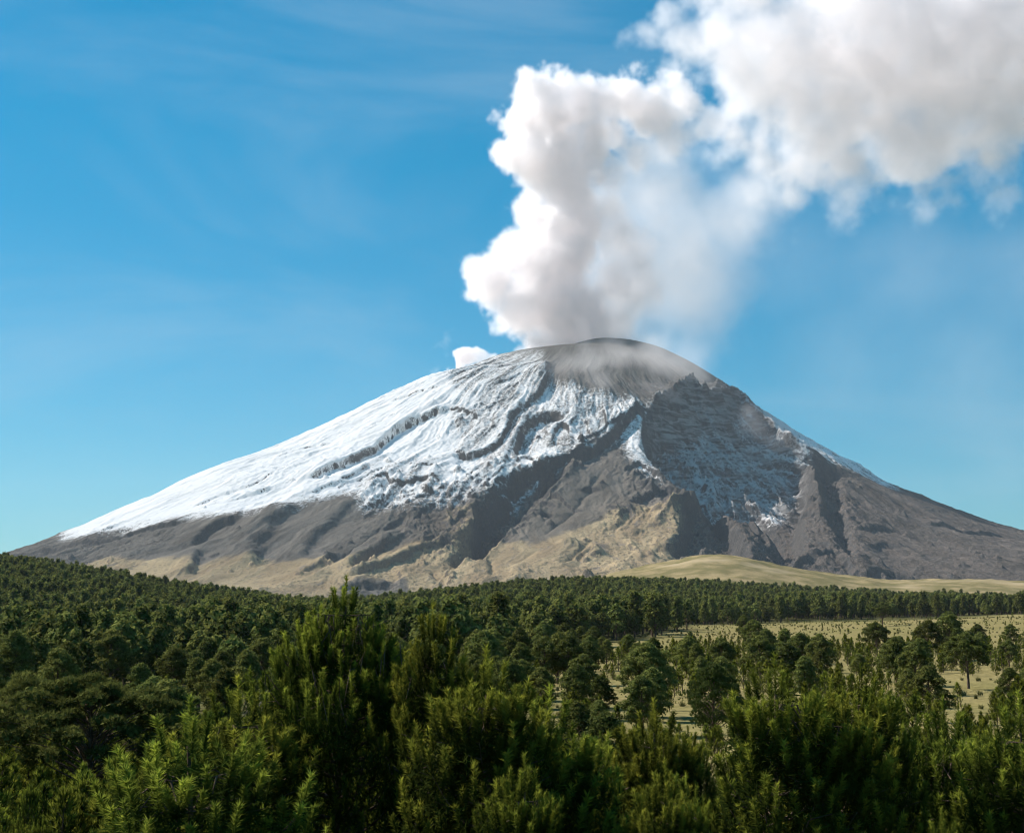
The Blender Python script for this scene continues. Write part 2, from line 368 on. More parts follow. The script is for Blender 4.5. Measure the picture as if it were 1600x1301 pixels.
# ledges and outcrops standing out of the ash
rg = np.random.default_rng(77)
for _ in range(420):
    u_, v_ = rg.uniform(40, 1580), rg.uniform(640, 905)
    k_ = np.interp(u_, [0, 300, 560, 700, 1400, 1600], [0.15, 0.15, 0.5, 1, 1, 0.5]) * (1 if (v_ > 700 and not (820 < u_ < 1000 and 740 < v_ < 880)) else 0.35)
    if rg.random() > k_ or v_ < np.interp(u_, [p[0] for p in L_PTS[::-1] + R_PTS], [p[1] for p in L_PTS[::-1] + R_PTS]) + 34: continue
    hx_, hy_ = hit(u_, v_); r_ = rg.uniform(5, 19); m_ = (np.abs(X - hx_) < 4 * r_) & (np.abs(Y - hy_) < 4 * r_)
    if not m_.any(): continue
    qx, qy = (WX[m_] - hx_ + rg.uniform(-4, 4)), (WY[m_] - hy_); q_ = np.hypot(qx + 0.35 * qy, qy * 0.75) / r_
    Z[m_] += rg.uniform(0.7, 1.4) * r_ * np.clip(1.25 - q_ ** 1.6, 0, 1) * (0.7 + 0.9 * rock2[m_])
# keep the outline near the real one after displacement
u, v = project(X, Y, Z); v = np.where(Y < 7600, v, 9999); k = v.argmin(0); ii = np.arange(len(ca)); su, sv = u[k, ii], v[k, ii]
OUT = L_PTS[::-1] + [(880,536),(900,532),(940,528),(970,529)] + R_PTS
tv = np.interp(su, [p[0] for p in OUT], [p[1] for p in OUT]); tv = np.where((su < -60) | (su > 1680), sv, tv)
err = (sv - tv); kk = np.exp(-0.5 * (np.arange(-60, 61) / 22.0) ** 2); kk /= kk.sum(); err = np.convolve(np.pad(err, 60, 'edge'), kk, 'valid')
lift = err * 7000 / F
sil = Y[k, ii]; sil = np.convolve(np.pad(sil, 60, 'edge'), kk, 'valid')
Z += lift[None, :] * np.exp(-((Y - sil[None, :]) / 900.0) ** 2)
lowm = sst(2750, 3250, Y); Z = Z * lowm + (Z - 160) * (1 - lowm)
verts = np.stack([X, Y, Z], -1).reshape(-1, 3)

snow = raster([(0.92, [(90,836),(60,700),(600,560),(720,540),(800,556),(830,590),(812,640),(850,660),(900,650),(940,662),(1000,640),(960,680),(890,715),(850,735),(800,745),(790,758),(740,765),(700,768),(650,776),(610,785),(560,772),(520,772),(480,786),(440,795),(400,806),(360,808),(300,809),(240,816),(180,828)]),
    (0.52, [(700,560),(800,556),(860,580),(1000,612),(1010,660),(900,712),(850,715),(800,660),(740,620),(690,600)]),
    (0.34, [(560,770),(650,760),(830,738),(790,770),(700,795),(620,800),(560,800)]),
    (0.53, [(700,628),(800,610),(860,650),(850,700),(800,760),(715,730)]), (0.60, [(560,700),(700,706),(715,760),(560,790)]),
    (0.46, [(735,545),(850,538),(868,590),(820,610),(770,600)]), (0.02, [(830,500),(1130,500),(1180,640),(1080,600),(1010,625),(930,612),(860,585),(855,555)]),
    (0.56, [(985,650),(1012,650),(1012,720),(1060,780),(1000,745),(965,700)]),
    (0.52, [(1010,640),(1082,604),(1175,618),(1275,700),(1215,775),(1150,765),(1090,765),(1020,712)]),
    (0.5, [(1132,718),(1160,740),(1165,775),(1140,750)]),
    (0.85, [(1190,600),(1500,740),(1400,757),(1370,748),(1310,722),(1250,690),(1200,655)])], 9)
tan_ = raster([(1.0, [(-100,882),(200,872),(300,880),(400,870),(470,868),(540,878),(600,854),(650,842),(700,856),(760,826),(830,840),(900,824),(960,808),(1010,806),(1060,798),(1072,830),(1050,868),(1130,900),(1700,920),(1700,1400),(-100,1400)]),
    (1.0, [(560,900),(640,850),(690,846),(640,900)]), (0.0, [(560,905),(640,898),(640,930),(500,930)]), (0.0, [(900,880),(960,850),(940,850),(880,890)]), (0.5, [(690,790),(760,780),(740,840),(680,850)])], 6)
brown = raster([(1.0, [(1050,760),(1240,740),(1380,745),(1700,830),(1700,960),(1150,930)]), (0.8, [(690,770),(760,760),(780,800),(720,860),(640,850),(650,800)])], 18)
warm = raster([(1.0, [(660,760),(900,750),(1120,780),(1100,900),(560,930)])], 40)
M = NT('volcano_rock')
geo = M.n('ShaderNodeNewGeometry'); pos = geo.outputs['Position']
sepn = M.n('ShaderNodeSeparateXYZ', Vector=geo.outputs['Normal'])
mp = M.n('ShaderNodeMapping', Vector=pos); mp.inputs['Scale'].default_value = (1, 1, 1)
n1 = M.noise(pos, 0.012, 6, 0.6); n2 = M.noise(pos, 0.07, 5, 0.65); n3 = M.noise(pos, 0.004, 4, 0.5); n4 = M.noise(pos, 0.25, 3, 0.6)
pc = M.n('ShaderNodeCombineXYZ', X=M.attr('ph'), Y=M.attr('rad')); st = M.mix(M.ss(M.attr('rad'), 70, 200), (0.5, 0.5, 0.5), M.noise(pc.outputs[0], 0.06, 5, 0.6)); st2 = M.mix(M.ss(M.attr('rad'), 70, 200), (0.45, 0.45, 0.45), M.noise(pc.outputs[0], 0.016, 4, 0.55))
ash = M.mix(M.ss(st2, 0.3, 0.7), (0.098, 0.086, 0.071), (0.215, 0.19, 0.158)); ash = M.mix(M.math('MULTIPLY', M.ss(st, 0.45, 0.75), 0.6), ash, (0.27, 0.24, 0.20))
ash = M.mix(M.math('MULTIPLY', n2, 0.3), ash, (0.08, 0.075, 0.07))
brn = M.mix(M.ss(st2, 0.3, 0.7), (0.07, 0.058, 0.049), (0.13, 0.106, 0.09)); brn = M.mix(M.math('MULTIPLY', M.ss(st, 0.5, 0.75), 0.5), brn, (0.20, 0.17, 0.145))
tn = M.mix(M.ss(st2, 0.3, 0.7), (0.31, 0.225, 0.13), (0.49, 0.37, 0.215)); tn = M.mix(M.math('MULTIPLY', M.ss(n2, 0.52, 0.72), 0.7), tn, (0.16, 0.13, 0.08)); tn = M.mix(M.math('MULTIPLY', M.ss(st, 0.56, 0.7), 0.7), tn, (0.19, 0.17, 0.15))
tfac = M.ss(M.math('ADD', M.attr('tan'), M.math('ADD', M.math('MULTIPLY', M.math('SUBTRACT', n1, 0.5), 0.9), M.math('MULTIPLY', M.math('SUBTRACT', st2, 0.5), 1.1))), 0.30, 0.80)
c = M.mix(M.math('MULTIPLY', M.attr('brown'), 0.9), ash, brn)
c = M.mix(M.math('MULTIPLY', M.attr('warm'), 0.35), c, (0.22, 0.175, 0.125))
c = M.mix(tfac, c, tn)
steep = M.ss(sepn.outputs[2], 0.78, 0.60)
rockc = M.mix(n2, (0.045, 0.045, 0.045), (0.13, 0.12, 0.11))
c = M.mix(M.math('MULTIPLY', steep, M.math('SUBTRACT', 1.0, M.math('MULTIPLY', tfac, 0.35))), c, rockc)
spk = M.ss(n2, 0.56, 0.63); spk2 = M.ss(n4, 0.56, 0.64)
c = M.mix(M.math('MULTIPLY', M.attr('rough'), M.math('MULTIPLY', M.math('MAXIMUM', spk, spk2), 0.75)), c, (0.045, 0.044, 0.044))
c = M.mix(M.math('MULTIPLY', M.ss(n4, 0.46, 0.34), 0.45), c, (0.30, 0.265, 0.225))
sx = M.n('ShaderNodeMapping', Vector=pos); sx.inputs['Scale'].default_value = (0.22, 0.22, 1.0); strata = M.noise(sx.outputs[0], 0.040, 5, 0.62, 0.9)
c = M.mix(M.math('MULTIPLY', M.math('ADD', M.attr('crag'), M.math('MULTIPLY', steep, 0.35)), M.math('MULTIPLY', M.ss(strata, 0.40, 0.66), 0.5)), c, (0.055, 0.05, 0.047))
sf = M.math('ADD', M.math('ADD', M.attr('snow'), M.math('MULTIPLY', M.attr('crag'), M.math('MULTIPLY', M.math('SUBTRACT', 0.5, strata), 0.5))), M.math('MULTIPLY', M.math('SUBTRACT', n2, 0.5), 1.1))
sf = M.math('ADD', sf, M.math('MULTIPLY', M.math('SUBTRACT', n4, 0.5), 1.3))
sf = M.math('ADD', sf, M.math('MULTIPLY', M.math('SUBTRACT', st, 0.5), 0.8))
sf = M.math('ADD', sf, M.math('MULTIPLY', M.math('SUBTRACT', st2, 0.5), 0.9))
sf = M.math('SUBTRACT', sf, M.math('MULTIPLY', M.ss(sepn.outputs[2], 0.80, 0.40), 0.42))
sf = M.math('SUBTRACT', sf, M.math('MULTIPLY', M.ss(M.math('ADD', M.attr('cliff'), M.math('MULTIPLY', M.math('SUBTRACT', n2, 0.5), 1.6)), 0.34, 0.80), 0.9))
sfac = M.ss(sf, 0.20, 0.68)
sfac = M.math('MULTIPLY', sfac, M.ss(M.attr('snow'), 0.03, 0.28))
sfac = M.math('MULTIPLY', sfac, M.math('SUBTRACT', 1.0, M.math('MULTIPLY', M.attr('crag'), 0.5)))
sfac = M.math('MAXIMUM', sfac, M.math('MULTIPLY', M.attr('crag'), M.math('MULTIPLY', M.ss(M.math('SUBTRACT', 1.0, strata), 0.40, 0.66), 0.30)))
c = M.mix(M.math('MULTIPLY', M.attr('cliff'), 0.85), c, rockc)  # rock colour also darkens the band in place of scarp shadow
snowc = M.mix(n4, (0.82, 0.79, 0.755), (0.92, 0.89, 0.855))
c = M.mix(sfac, c, snowc)
bmp = M.n('ShaderNodeBump', Height=M.math('ADD', M.math('MULTIPLY', n2, 4.0), M.math('MULTIPLY', n4, 2.4)), Strength=M.math('SUBTRACT', 1.0, M.math('MULTIPLY', sfac, 0.72)), Distance=1.0)
bs = M.n('ShaderNodeBsdfDiffuse', Color=c, Normal=bmp.outputs[0], Roughness=0.6)
M.t.links.new(bs.outputs[0], M.out.inputs[0])
me = mesh_from('volcano', verts, grid_faces(*X.shape)[:, ::-1], M.m)
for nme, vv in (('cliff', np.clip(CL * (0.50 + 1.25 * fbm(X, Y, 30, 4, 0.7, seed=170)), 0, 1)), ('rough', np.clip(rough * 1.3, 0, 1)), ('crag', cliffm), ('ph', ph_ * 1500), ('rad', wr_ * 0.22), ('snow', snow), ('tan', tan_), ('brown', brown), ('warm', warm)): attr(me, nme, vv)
vo = link('volcano_mountain', me)
tag(vo, 'snow streaked grey ash cone of a smoking volcano above the pine forest', 'volcano', kind='structure')
# ---------------------------------------------------------------- ground sheet (valley, wooded rise, grass hill), out to the horizon
GU = [-3000, -700, 0, 270, 500, 700, 900, 1100, 1350, 1600, 2300, 4600]
def row(*v): return [v[0] + 25, v[0] + 10, *v, v[-1] + 6, v[-1] + 16]
GT = {160: row(1115,1115,1113,1113,1112,1110,1108,1108), 250: row(1082,1080,1072,1067,1062,1056,1060,1060), 350: row(1055,1050,1040,1032,1026,1020,1026,1026),
      500: row(1030,1020,1012,1008,1005,1001,1000,998), 700: row(985,990,995,990,985,985,980,973), 900: row(938,957,978,972,968,973,970,960),
      1150: row(898,940,972,956,942,958,962,958), 1400: row(882,928,962,940,922,938,952,956), 1700: row(886,931,960,938,918,924,944,952),
      2100: row(895,935,962,944,922,920,932,942), 2600: row(905,940,958,942,922,920,926,930), 3100: row(912,938,950,938,922,922,928,930), 3700: row(925,938,944,935,928,930,934,936)}
GD = [1, 15, 30, 60, 100] + list(GT) + [5200, 9000, 60000]
GZ = np.zeros((len(GD), len(GU)))
for i, d in enumerate(GD):
    for j, u in enumerate(GU):
        if d <= 100: GZ[i, j] = {1: -6.6, 15: -6.7, 30: -7.6, 60: -9.2, 100: -10.8}[d]
        elif d in GT: GZ[i, j] = at(800, GT[d][j], d).z
        else: GZ[i, j] = {5200: -20, 9000: -250, 60000: -400}[d]
HC0 = [(820,918),(900,906),(980,894),(1050,881),(1115,872),(1180,880),(1250,893),(1330,905),(1390,913),(1450,909),(1530,908),(1600,912),(1750,915),(2300,930)]
_hu = np.arange(700, 2400, 10.0); _hv = np.interp(_hu, [p[0] for p in HC0], [p[1] for p in HC0]); _hk = np.exp(-0.5 * (np.arange(-6, 7) / 2.4) ** 2); _hk /= _hk.sum(); HC = list(zip(_hu, np.convolve(np.pad(_hv, 6, 'edge'), _hk, 'valid') - 1.5))
def cubic(xs, tab, x):                          # smooth interpolation along the last axis, per row of tab already gathered
    return np.interp(x, xs, tab)
def _smooth_tab():
    ld = np.log(np.array(GD, float)); lg = np.linspace(ld[0], ld[-1], 700); ug = np.linspace(GU[0], GU[-1], 780)
    a = np.array([np.interp(ug, GU, r) for r in GZ]); b = np.array([np.interp(lg, ld, a[:, j]) for j in range(len(ug))]).T
    def blur(m, s, ax):
        k = np.exp(-0.5 * (np.arange(-3 * s, 3 * s + 1) / s) ** 2); k /= k.sum(); p = np.pad(m, [(3 * s, 3 * s) if q == ax else (0, 0) for q in (0, 1)], 'edge')
        return sum(k[i] * (p[i:i + m.shape[0], :] if ax == 0 else p[:, i:i + m.shape[1]]) for i in range(len(k)))
    return lg, ug, blur(blur(b, 6, 1), 3, 0)
LG, UG, TAB = _smooth_tab()
def ground_z(x, y):
    x = np.asarray(x, float); y = np.asarray(y, float)
    d = np.hypot(x, y) + 1e-6; dy = np.maximum(y, d * 0.18); u = np.clip(800 + F * x / dy, GU[0], GU[-1] - 1)
    i = np.clip((np.log(np.maximum(dy, 1.0)) - LG[0]) / (LG[1] - LG[0]), 0, len(LG) - 1.001); j = (u - UG[0]) / (UG[1] - UG[0])
    a, b = i.astype(int), j.astype(int); fa, fb = i - a, j - b
    z = (TAB[a, b] * (1 - fb) + TAB[a, b + 1] * fb) * (1 - fa) + (TAB[a + 1, b] * (1 - fb) + TAB[a + 1, b + 1] * fb) * fa
    cv = np.interp(u, [p[0] for p in HC], [p[1] for p in HC]); hz = (960 - cv) / F * 2600 * 1.0
    t = (dy - 2600) / np.where(dy < 2600, 520, 300.0); h = hz * np.exp(-t * t) * sst(830, 960, u) * (1 - sst(2200, 2600, u))
    h = h * (1 + 0.10 * fbm(x, y, 240, 3, seed=240)) + (h > 5) * 2.5 * ridged(x, y, 70, 4, seed=241)
    z = np.where(y > 200, np.logaddexp(z / 4, h / 4 - (h < 3) * 5) * 4, z)
    am = sst(120, 500, d) * (1 - sst(5000, 9000, d))
    return z + am * (1.6 * fbm(x, y, 160, 4, seed=200) + 2.2 * sst(1500, 2300, d) * ridged(x, y, 90, 4, seed=210)) + 0.25 * fbm(x, y, 14, 2, seed=220)
az = np.concatenate([np.linspace(-180, -28, 60)[:-1], np.linspace(-28, 28, 520), np.linspace(28, 180, 60)[1:]]) * pi / 180
rr = np.concatenate([np.geomspace(0.5, 60, 60)[:-1], np.geomspace(60, 4200, 520)[:-1], np.geomspace(4200, 60000, 40)])
AZ, RR_ = np.meshgrid(az, rr); GX, GY = RR_ * np.sin(AZ), RR_ * np.cos(AZ); GZZ = ground_z(GX, GY)
G = NT('meadow_ground'); geo = G.n('ShaderNodeNewGeometry'); pos = geo.outputs['Position']
g1 = G.noise(pos, 0.02, 6, 0.6); g2 = G.noise(pos, 0.35, 4, 0.65); g3 = G.noise(pos, 0.9, 4, 0.7); g4 = G.noise(pos, 0.006, 3, 0.5)
dry = G.mix(G.ss(g3, 0.35, 0.65), (0.15, 0.125, 0.05), (0.25, 0.205, 0.09))
dry = G.mix(G.ss(g2, 0.5, 0.72), dry, (0.21, 0.175, 0.08))
grn = G.mix(G.ss(g2, 0.4, 0.7), (0.11, 0.11, 0.035), (0.19, 0.175, 0.065))
c = G.mix(G.ss(g1, 0.38, 0.66), dry, G.mix(0.5, dry, grn))
tanf = G.mix(g1, (0.40, 0.30, 0.16), (0.34, 0.28, 0.15))
c = G.mix(G.attr('tan'), c, tanf)
hillc = G.mix(G.ss(g1, 0.4, 0.65), (0.14, 0.122, 0.055), (0.255, 0.20, 0.105)); hillc = G.mix(G.ss(g2, 0.55, 0.7), hillc, (0.12, 0.11, 0.05)); hillc = G.mix(G.ss(g4, 0.55, 0.7), hillc, (0.30, 0.24, 0.14))
c = G.mix(G.attr('hill'), c, hillc)
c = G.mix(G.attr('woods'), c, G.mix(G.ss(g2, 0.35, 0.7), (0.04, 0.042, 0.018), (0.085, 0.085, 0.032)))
bmp = G.n('ShaderNodeBump', Height=G.math('ADD', G.math('MULTIPLY', g3, 0.35), G.math('MULTIPLY', g2, 0.8)), Strength=0.8, Distance=1.0)
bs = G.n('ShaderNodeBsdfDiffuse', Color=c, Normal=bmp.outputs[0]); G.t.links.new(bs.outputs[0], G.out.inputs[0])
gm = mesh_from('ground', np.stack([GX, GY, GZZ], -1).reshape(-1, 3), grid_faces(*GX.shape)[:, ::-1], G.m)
ug_, vg_ = project(GX, np.maximum(GY, 1), GZZ); ug_ = np.where(GY > 1, ug_, 800)
def woods(u, d):
    """1 where the closed forest stands"""
    near = np.interp(u, [-300, 0, 300, 600, 800, 1000, 1060, 1200, 1350, 1450, 1600, 2000], [200, 200, 220, 260, 330, 520, 760, 900, 930, 960, 1060, 1200])
    far = np.interp(u, [-300, 0, 500, 900, 1300, 1420, 1600, 2000], [1650, 1650, 1600, 1800, 1850, 1830, 1800, 1700])
    return sst(near * 0.95, near * 1.02, d) * (1 - sst(far, far * 1.03, d))
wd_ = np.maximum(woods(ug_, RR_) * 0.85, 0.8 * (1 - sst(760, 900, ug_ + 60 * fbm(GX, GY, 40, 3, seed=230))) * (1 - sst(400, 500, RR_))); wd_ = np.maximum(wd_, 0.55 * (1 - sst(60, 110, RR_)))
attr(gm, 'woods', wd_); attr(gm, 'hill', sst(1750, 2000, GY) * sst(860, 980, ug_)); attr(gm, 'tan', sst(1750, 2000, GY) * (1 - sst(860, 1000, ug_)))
gr = link('ground', gm); tag(gr, 'dry grass valley floor with a wooded rise and a smooth grassy hill', 'ground', kind='structure')
# ---------------------------------------------------------------- tree builders
def foliage_mat(name, dark, light, tip, trans=0.35, vr=0.45):
    m = NT(name); geo = m.n('ShaderNodeNewGeometry'); oi = m.n('ShaderNodeObjectInfo')
    tc = m.n('ShaderNodeTexCoord')
    n = m.noise(tc.outputs['Object'], 1.1, 3, 0.6)
    c = m.mix(m.ss(n, 0.3, 0.7), dark, light)
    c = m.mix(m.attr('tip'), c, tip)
    hs = m.n('ShaderNodeHueSaturation', Color=c)
    m.t.links.new(m.math('ADD', 0.462, m.math('MULTIPLY', oi.outputs['Random'], 0.03)), hs.inputs['Hue'])
    m.t.links.new(m.math('ADD', 0.78, m.math('MULTIPLY', m.math('FRACT', m.math('MULTIPLY', oi.outputs['Random'], 7.31)), vr)), hs.inputs['Value'])
    d = m.n('ShaderNodeBsdfDiffuse', Color=hs.outputs[0])
    t = m.n('ShaderNodeBsdfTranslucent', Color=hs.outputs[0]); mx = m.n('ShaderNodeMixShader', Fac=trans)
    m.t.links.new(d.outputs[0], mx.inputs[1]); m.t.links.new(t.outputs[0], mx.inputs[2]); m.t.links.new(mx.outputs[0], m.out.inputs[0]); return m.m
def bark_mat(name, a, b):
    m = NT(name); tc = m.n('ShaderNodeTexCoord'); mp = m.n('ShaderNodeMapping', Vector=tc.outputs['Object']); mp.inputs['Scale'].default_value = (9, 9, 2.2)
    n = m.noise(mp.outputs[0], 1.4, 5, 0.65); c = m.mix(m.ss(n, 0.35, 0.65), a, b)
    bp = m.n('ShaderNodeBump', Height=n, Strength=0.7, Distance=0.05)
    d = m.n('ShaderNodeBsdfDiffuse', Color=c, Normal=bp.outputs[0]); m.t.links.new(d.outputs[0], m.out.inputs[0]); return m.m
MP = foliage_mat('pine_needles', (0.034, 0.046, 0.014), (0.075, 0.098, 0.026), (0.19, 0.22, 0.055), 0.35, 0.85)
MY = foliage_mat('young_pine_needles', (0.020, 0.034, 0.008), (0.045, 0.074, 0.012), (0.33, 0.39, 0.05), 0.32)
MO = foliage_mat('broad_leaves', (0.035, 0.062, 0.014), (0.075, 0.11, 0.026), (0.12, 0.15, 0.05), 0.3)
MB = bark_mat('pine_bark', (0.05, 0.036, 0.026), (0.15, 0.11, 0.08)); MD = bark_mat('bare_twigs', (0.10, 0.09, 0.08), (0.19, 0.165, 0.14))
def unit(a): return a / (np.linalg.norm(a, axis=-1, keepdims=True) + 1e-9)
def blades(C, D_, n, L, W, spread, rng, tip=0.0, tipv=None):
    """n narrow triangles per tuft at centres C along directions D_"""
    N = len(C); c = np.repeat(C, n, 0); d = unit(np.repeat(D_, n, 0) + spread * rng.normal(size=(N * n, 3)))
    s = unit(np.cross(d, rng.normal(size=(N * n, 3)))); L_ = (L * rng.uniform(0.7, 1.2, (N * n, 1))); w_ = W * 0.5
    v = np.stack([c - s * w_, c + s * w_, c + d * L_], 1).reshape(-1, 3); f = np.arange(len(v)).reshape(-1, 3)
    tv = np.zeros(N) if tipv is None else tipv; t = np.repeat(np.repeat(tv, n), 3)
    return v, f, t
def cards(C, Nm, n, size, rng, jit=0.35, tipv=None):
    """n leaf-spray triangles per point, facing roughly outwards so that a crown has a lit and a shaded side"""
    N = len(C); nn_ = unit(np.repeat(Nm, n, 0) + jit * rng.normal(size=(N * n, 3))); c = np.repeat(C, n, 0) + size * 0.5 * rng.normal(size=(N * n, 3))
    a = unit(np.cross(nn_, rng.normal(size=(N * n, 3)))); b = np.cross(nn_, a); s_ = size * rng.uniform(0.6, 1.25, (N * n, 1))
    v = np.stack([c - a * s_ * 0.5 - b * s_ * 0.35, c + a * s_ * 0.5 - b * s_ * 0.35, c + b * s_ * 0.75], 1).reshape(-1, 3)
    tv = np.zeros(N) if tipv is None else tipv
    return v, np.arange(len(v)).reshape(-1, 3), np.repeat(np.repeat(tv, n), 3)
def tubes(segs, sides=5):
    """segs: list of (points (k,3), radii (k,))"""
    V, Fc = [], []; o = 0
    for P, R in segs:
        P = np.asarray(P, float); k = len(P); T = unit(np.gradient(P, axis=0)); ref = np.array([0.31, 0.95, 0.05])
        A_ = unit(np.cross(T, ref)); B_ = np.cross(T, A_); th = np.arange(sides) * 2 * pi / sides
        ring = P[:, None] + np.asarray(R)[:, None, None] * (np.cos(th)[None, :, None] * A_[:, None] + np.sin(th)[None, :, None] * B_[:, None])
        V.append(ring.reshape(-1, 3))
        for i in range(k - 1):
            for j in range(sides):
                q = (j + 1) % sides; Fc.append((o + i * sides + j, o + i * sides + q, o + (i + 1) * sides + q, o + (i + 1) * sides + j))
        o += k * sides
    return np.concatenate(V), np.array(Fc)
def fol_mesh(name, parts, mat):
    V, Fc, T = [], [], []; o = 0
    for v, f, t in parts: V.append(v); Fc.append(f + o); T.append(t); o += len(v)
    me = mesh_from(name, np.concatenate(V), np.concatenate(Fc), mat, smooth=False); attr(me, 'tip', np.concatenate(T)); return me
def curve_pts(a, b, sag, k=5):
    t = np.linspace(0, 1, k)[:, None]; return a + (b - a) * t + np.array([0, 0, 1.0]) * sag * (t * t - t)
def mature(seed, H=11.0, rx=3.4, base=0.34, n=34, tn=46, bn=5, L=0.5, W=0.10, top=1.0, cr=1.15, mat=None, flat=0.6, cn=0, cs=0.4):
    """rounded pine: trunk with limbs and clumps of needle tufts; returns (trunk mesh, crown mesh)"""
    rng = np.random.default_rng(seed); lean = rng.normal(size=2) * 0.25
    zt = lambda t: np.array([lean[0] * t * t, lean[1] * t * t, H * 0.93 * t])
    ts = np.linspace(0, 1, 7); r0 = 0.022 * H + 0.05
    segs = [(np.array([zt(t) for t in ts]) - np.array([0, 0, 0.4]) * (ts < 0.01)[:, None], r0 * (1 - 0.86 * ts))]
    cl = []
    for i in range(n):
        t = base + (0.97 - base) * ((i + 0.5) / n) ** 0.85; a = i * 2.399 + rng.normal() * 0.35
        q = (t - base) / (1 - base); R = rx * (np.sin(pi * min(1, (q * 0.78 + 0.22))) ** 0.6 * (0.35 + 0.65 * top) if q < 0.999 else 0.2) * rng.uniform(0.55, 1.05) * (1.0 - 0.45 * q ** 3)
        c = zt(t) + np.array([R * cos(a), R * sin(a), 0.25 * R * rng.uniform(0.2, 1.2)]); cl.append(c)
        s = zt(max(0.1, t - 0.16 * R / rx - 0.04)); segs.append((curve_pts(s, c, -0.25 * R, 4), np.array([0.30, 0.24, 0.16, 0.07]) * r0 * (1.1 - 0.6 * t)))
    cl.append(zt(1.0) + np.array([0, 0, 0.15])); cl = np.array(cl); m = len(cl)
    rs = cr * rng.uniform(0.65, 1.15, m) * (H / 11.0) ** 0.5
    nd = unit(rng.normal(size=(m, tn, 3))); nd[..., 2] = np.where(rng.random((m, tn)) < 0.72, np.abs(nd[..., 2]), nd[..., 2])
    rad = rng.uniform(0.35, 1.0, (m, tn, 1)) ** 0.5
    C = cl[:, None] + nd * rs[:, None, None] * rad * np.array([1, 1, flat]); D_ = unit(nd * np.array([1, 1, 0.8]) + np.array([0, 0, 0.75]))
    tipv = np.clip((nd[..., 2] * 0.6 + rad[..., 0] * 0.6 - 0.45), 0, 1) * rng.uniform(0.3, 1.0, (m, tn))  # upper, outer tufts coloured paler, painting in sunlit crown tops
    f = blades(C.reshape(-1, 3), D_.reshape(-1, 3), max(bn, 1), L, W, 0.42, rng, tipv=tipv.reshape(-1))
    fs = [f] if bn else []
    if cn: fs.append(cards(C.reshape(-1, 3), unit(nd + np.array([0, 0, 0.25])).reshape(-1, 3), cn, cs, rng, tipv=tipv.reshape(-1)))
    tv, tf = tubes(segs, 5)
    return mesh_from('trunk', tv, tf, MB), fol_mesh('crown', fs, mat or MP)
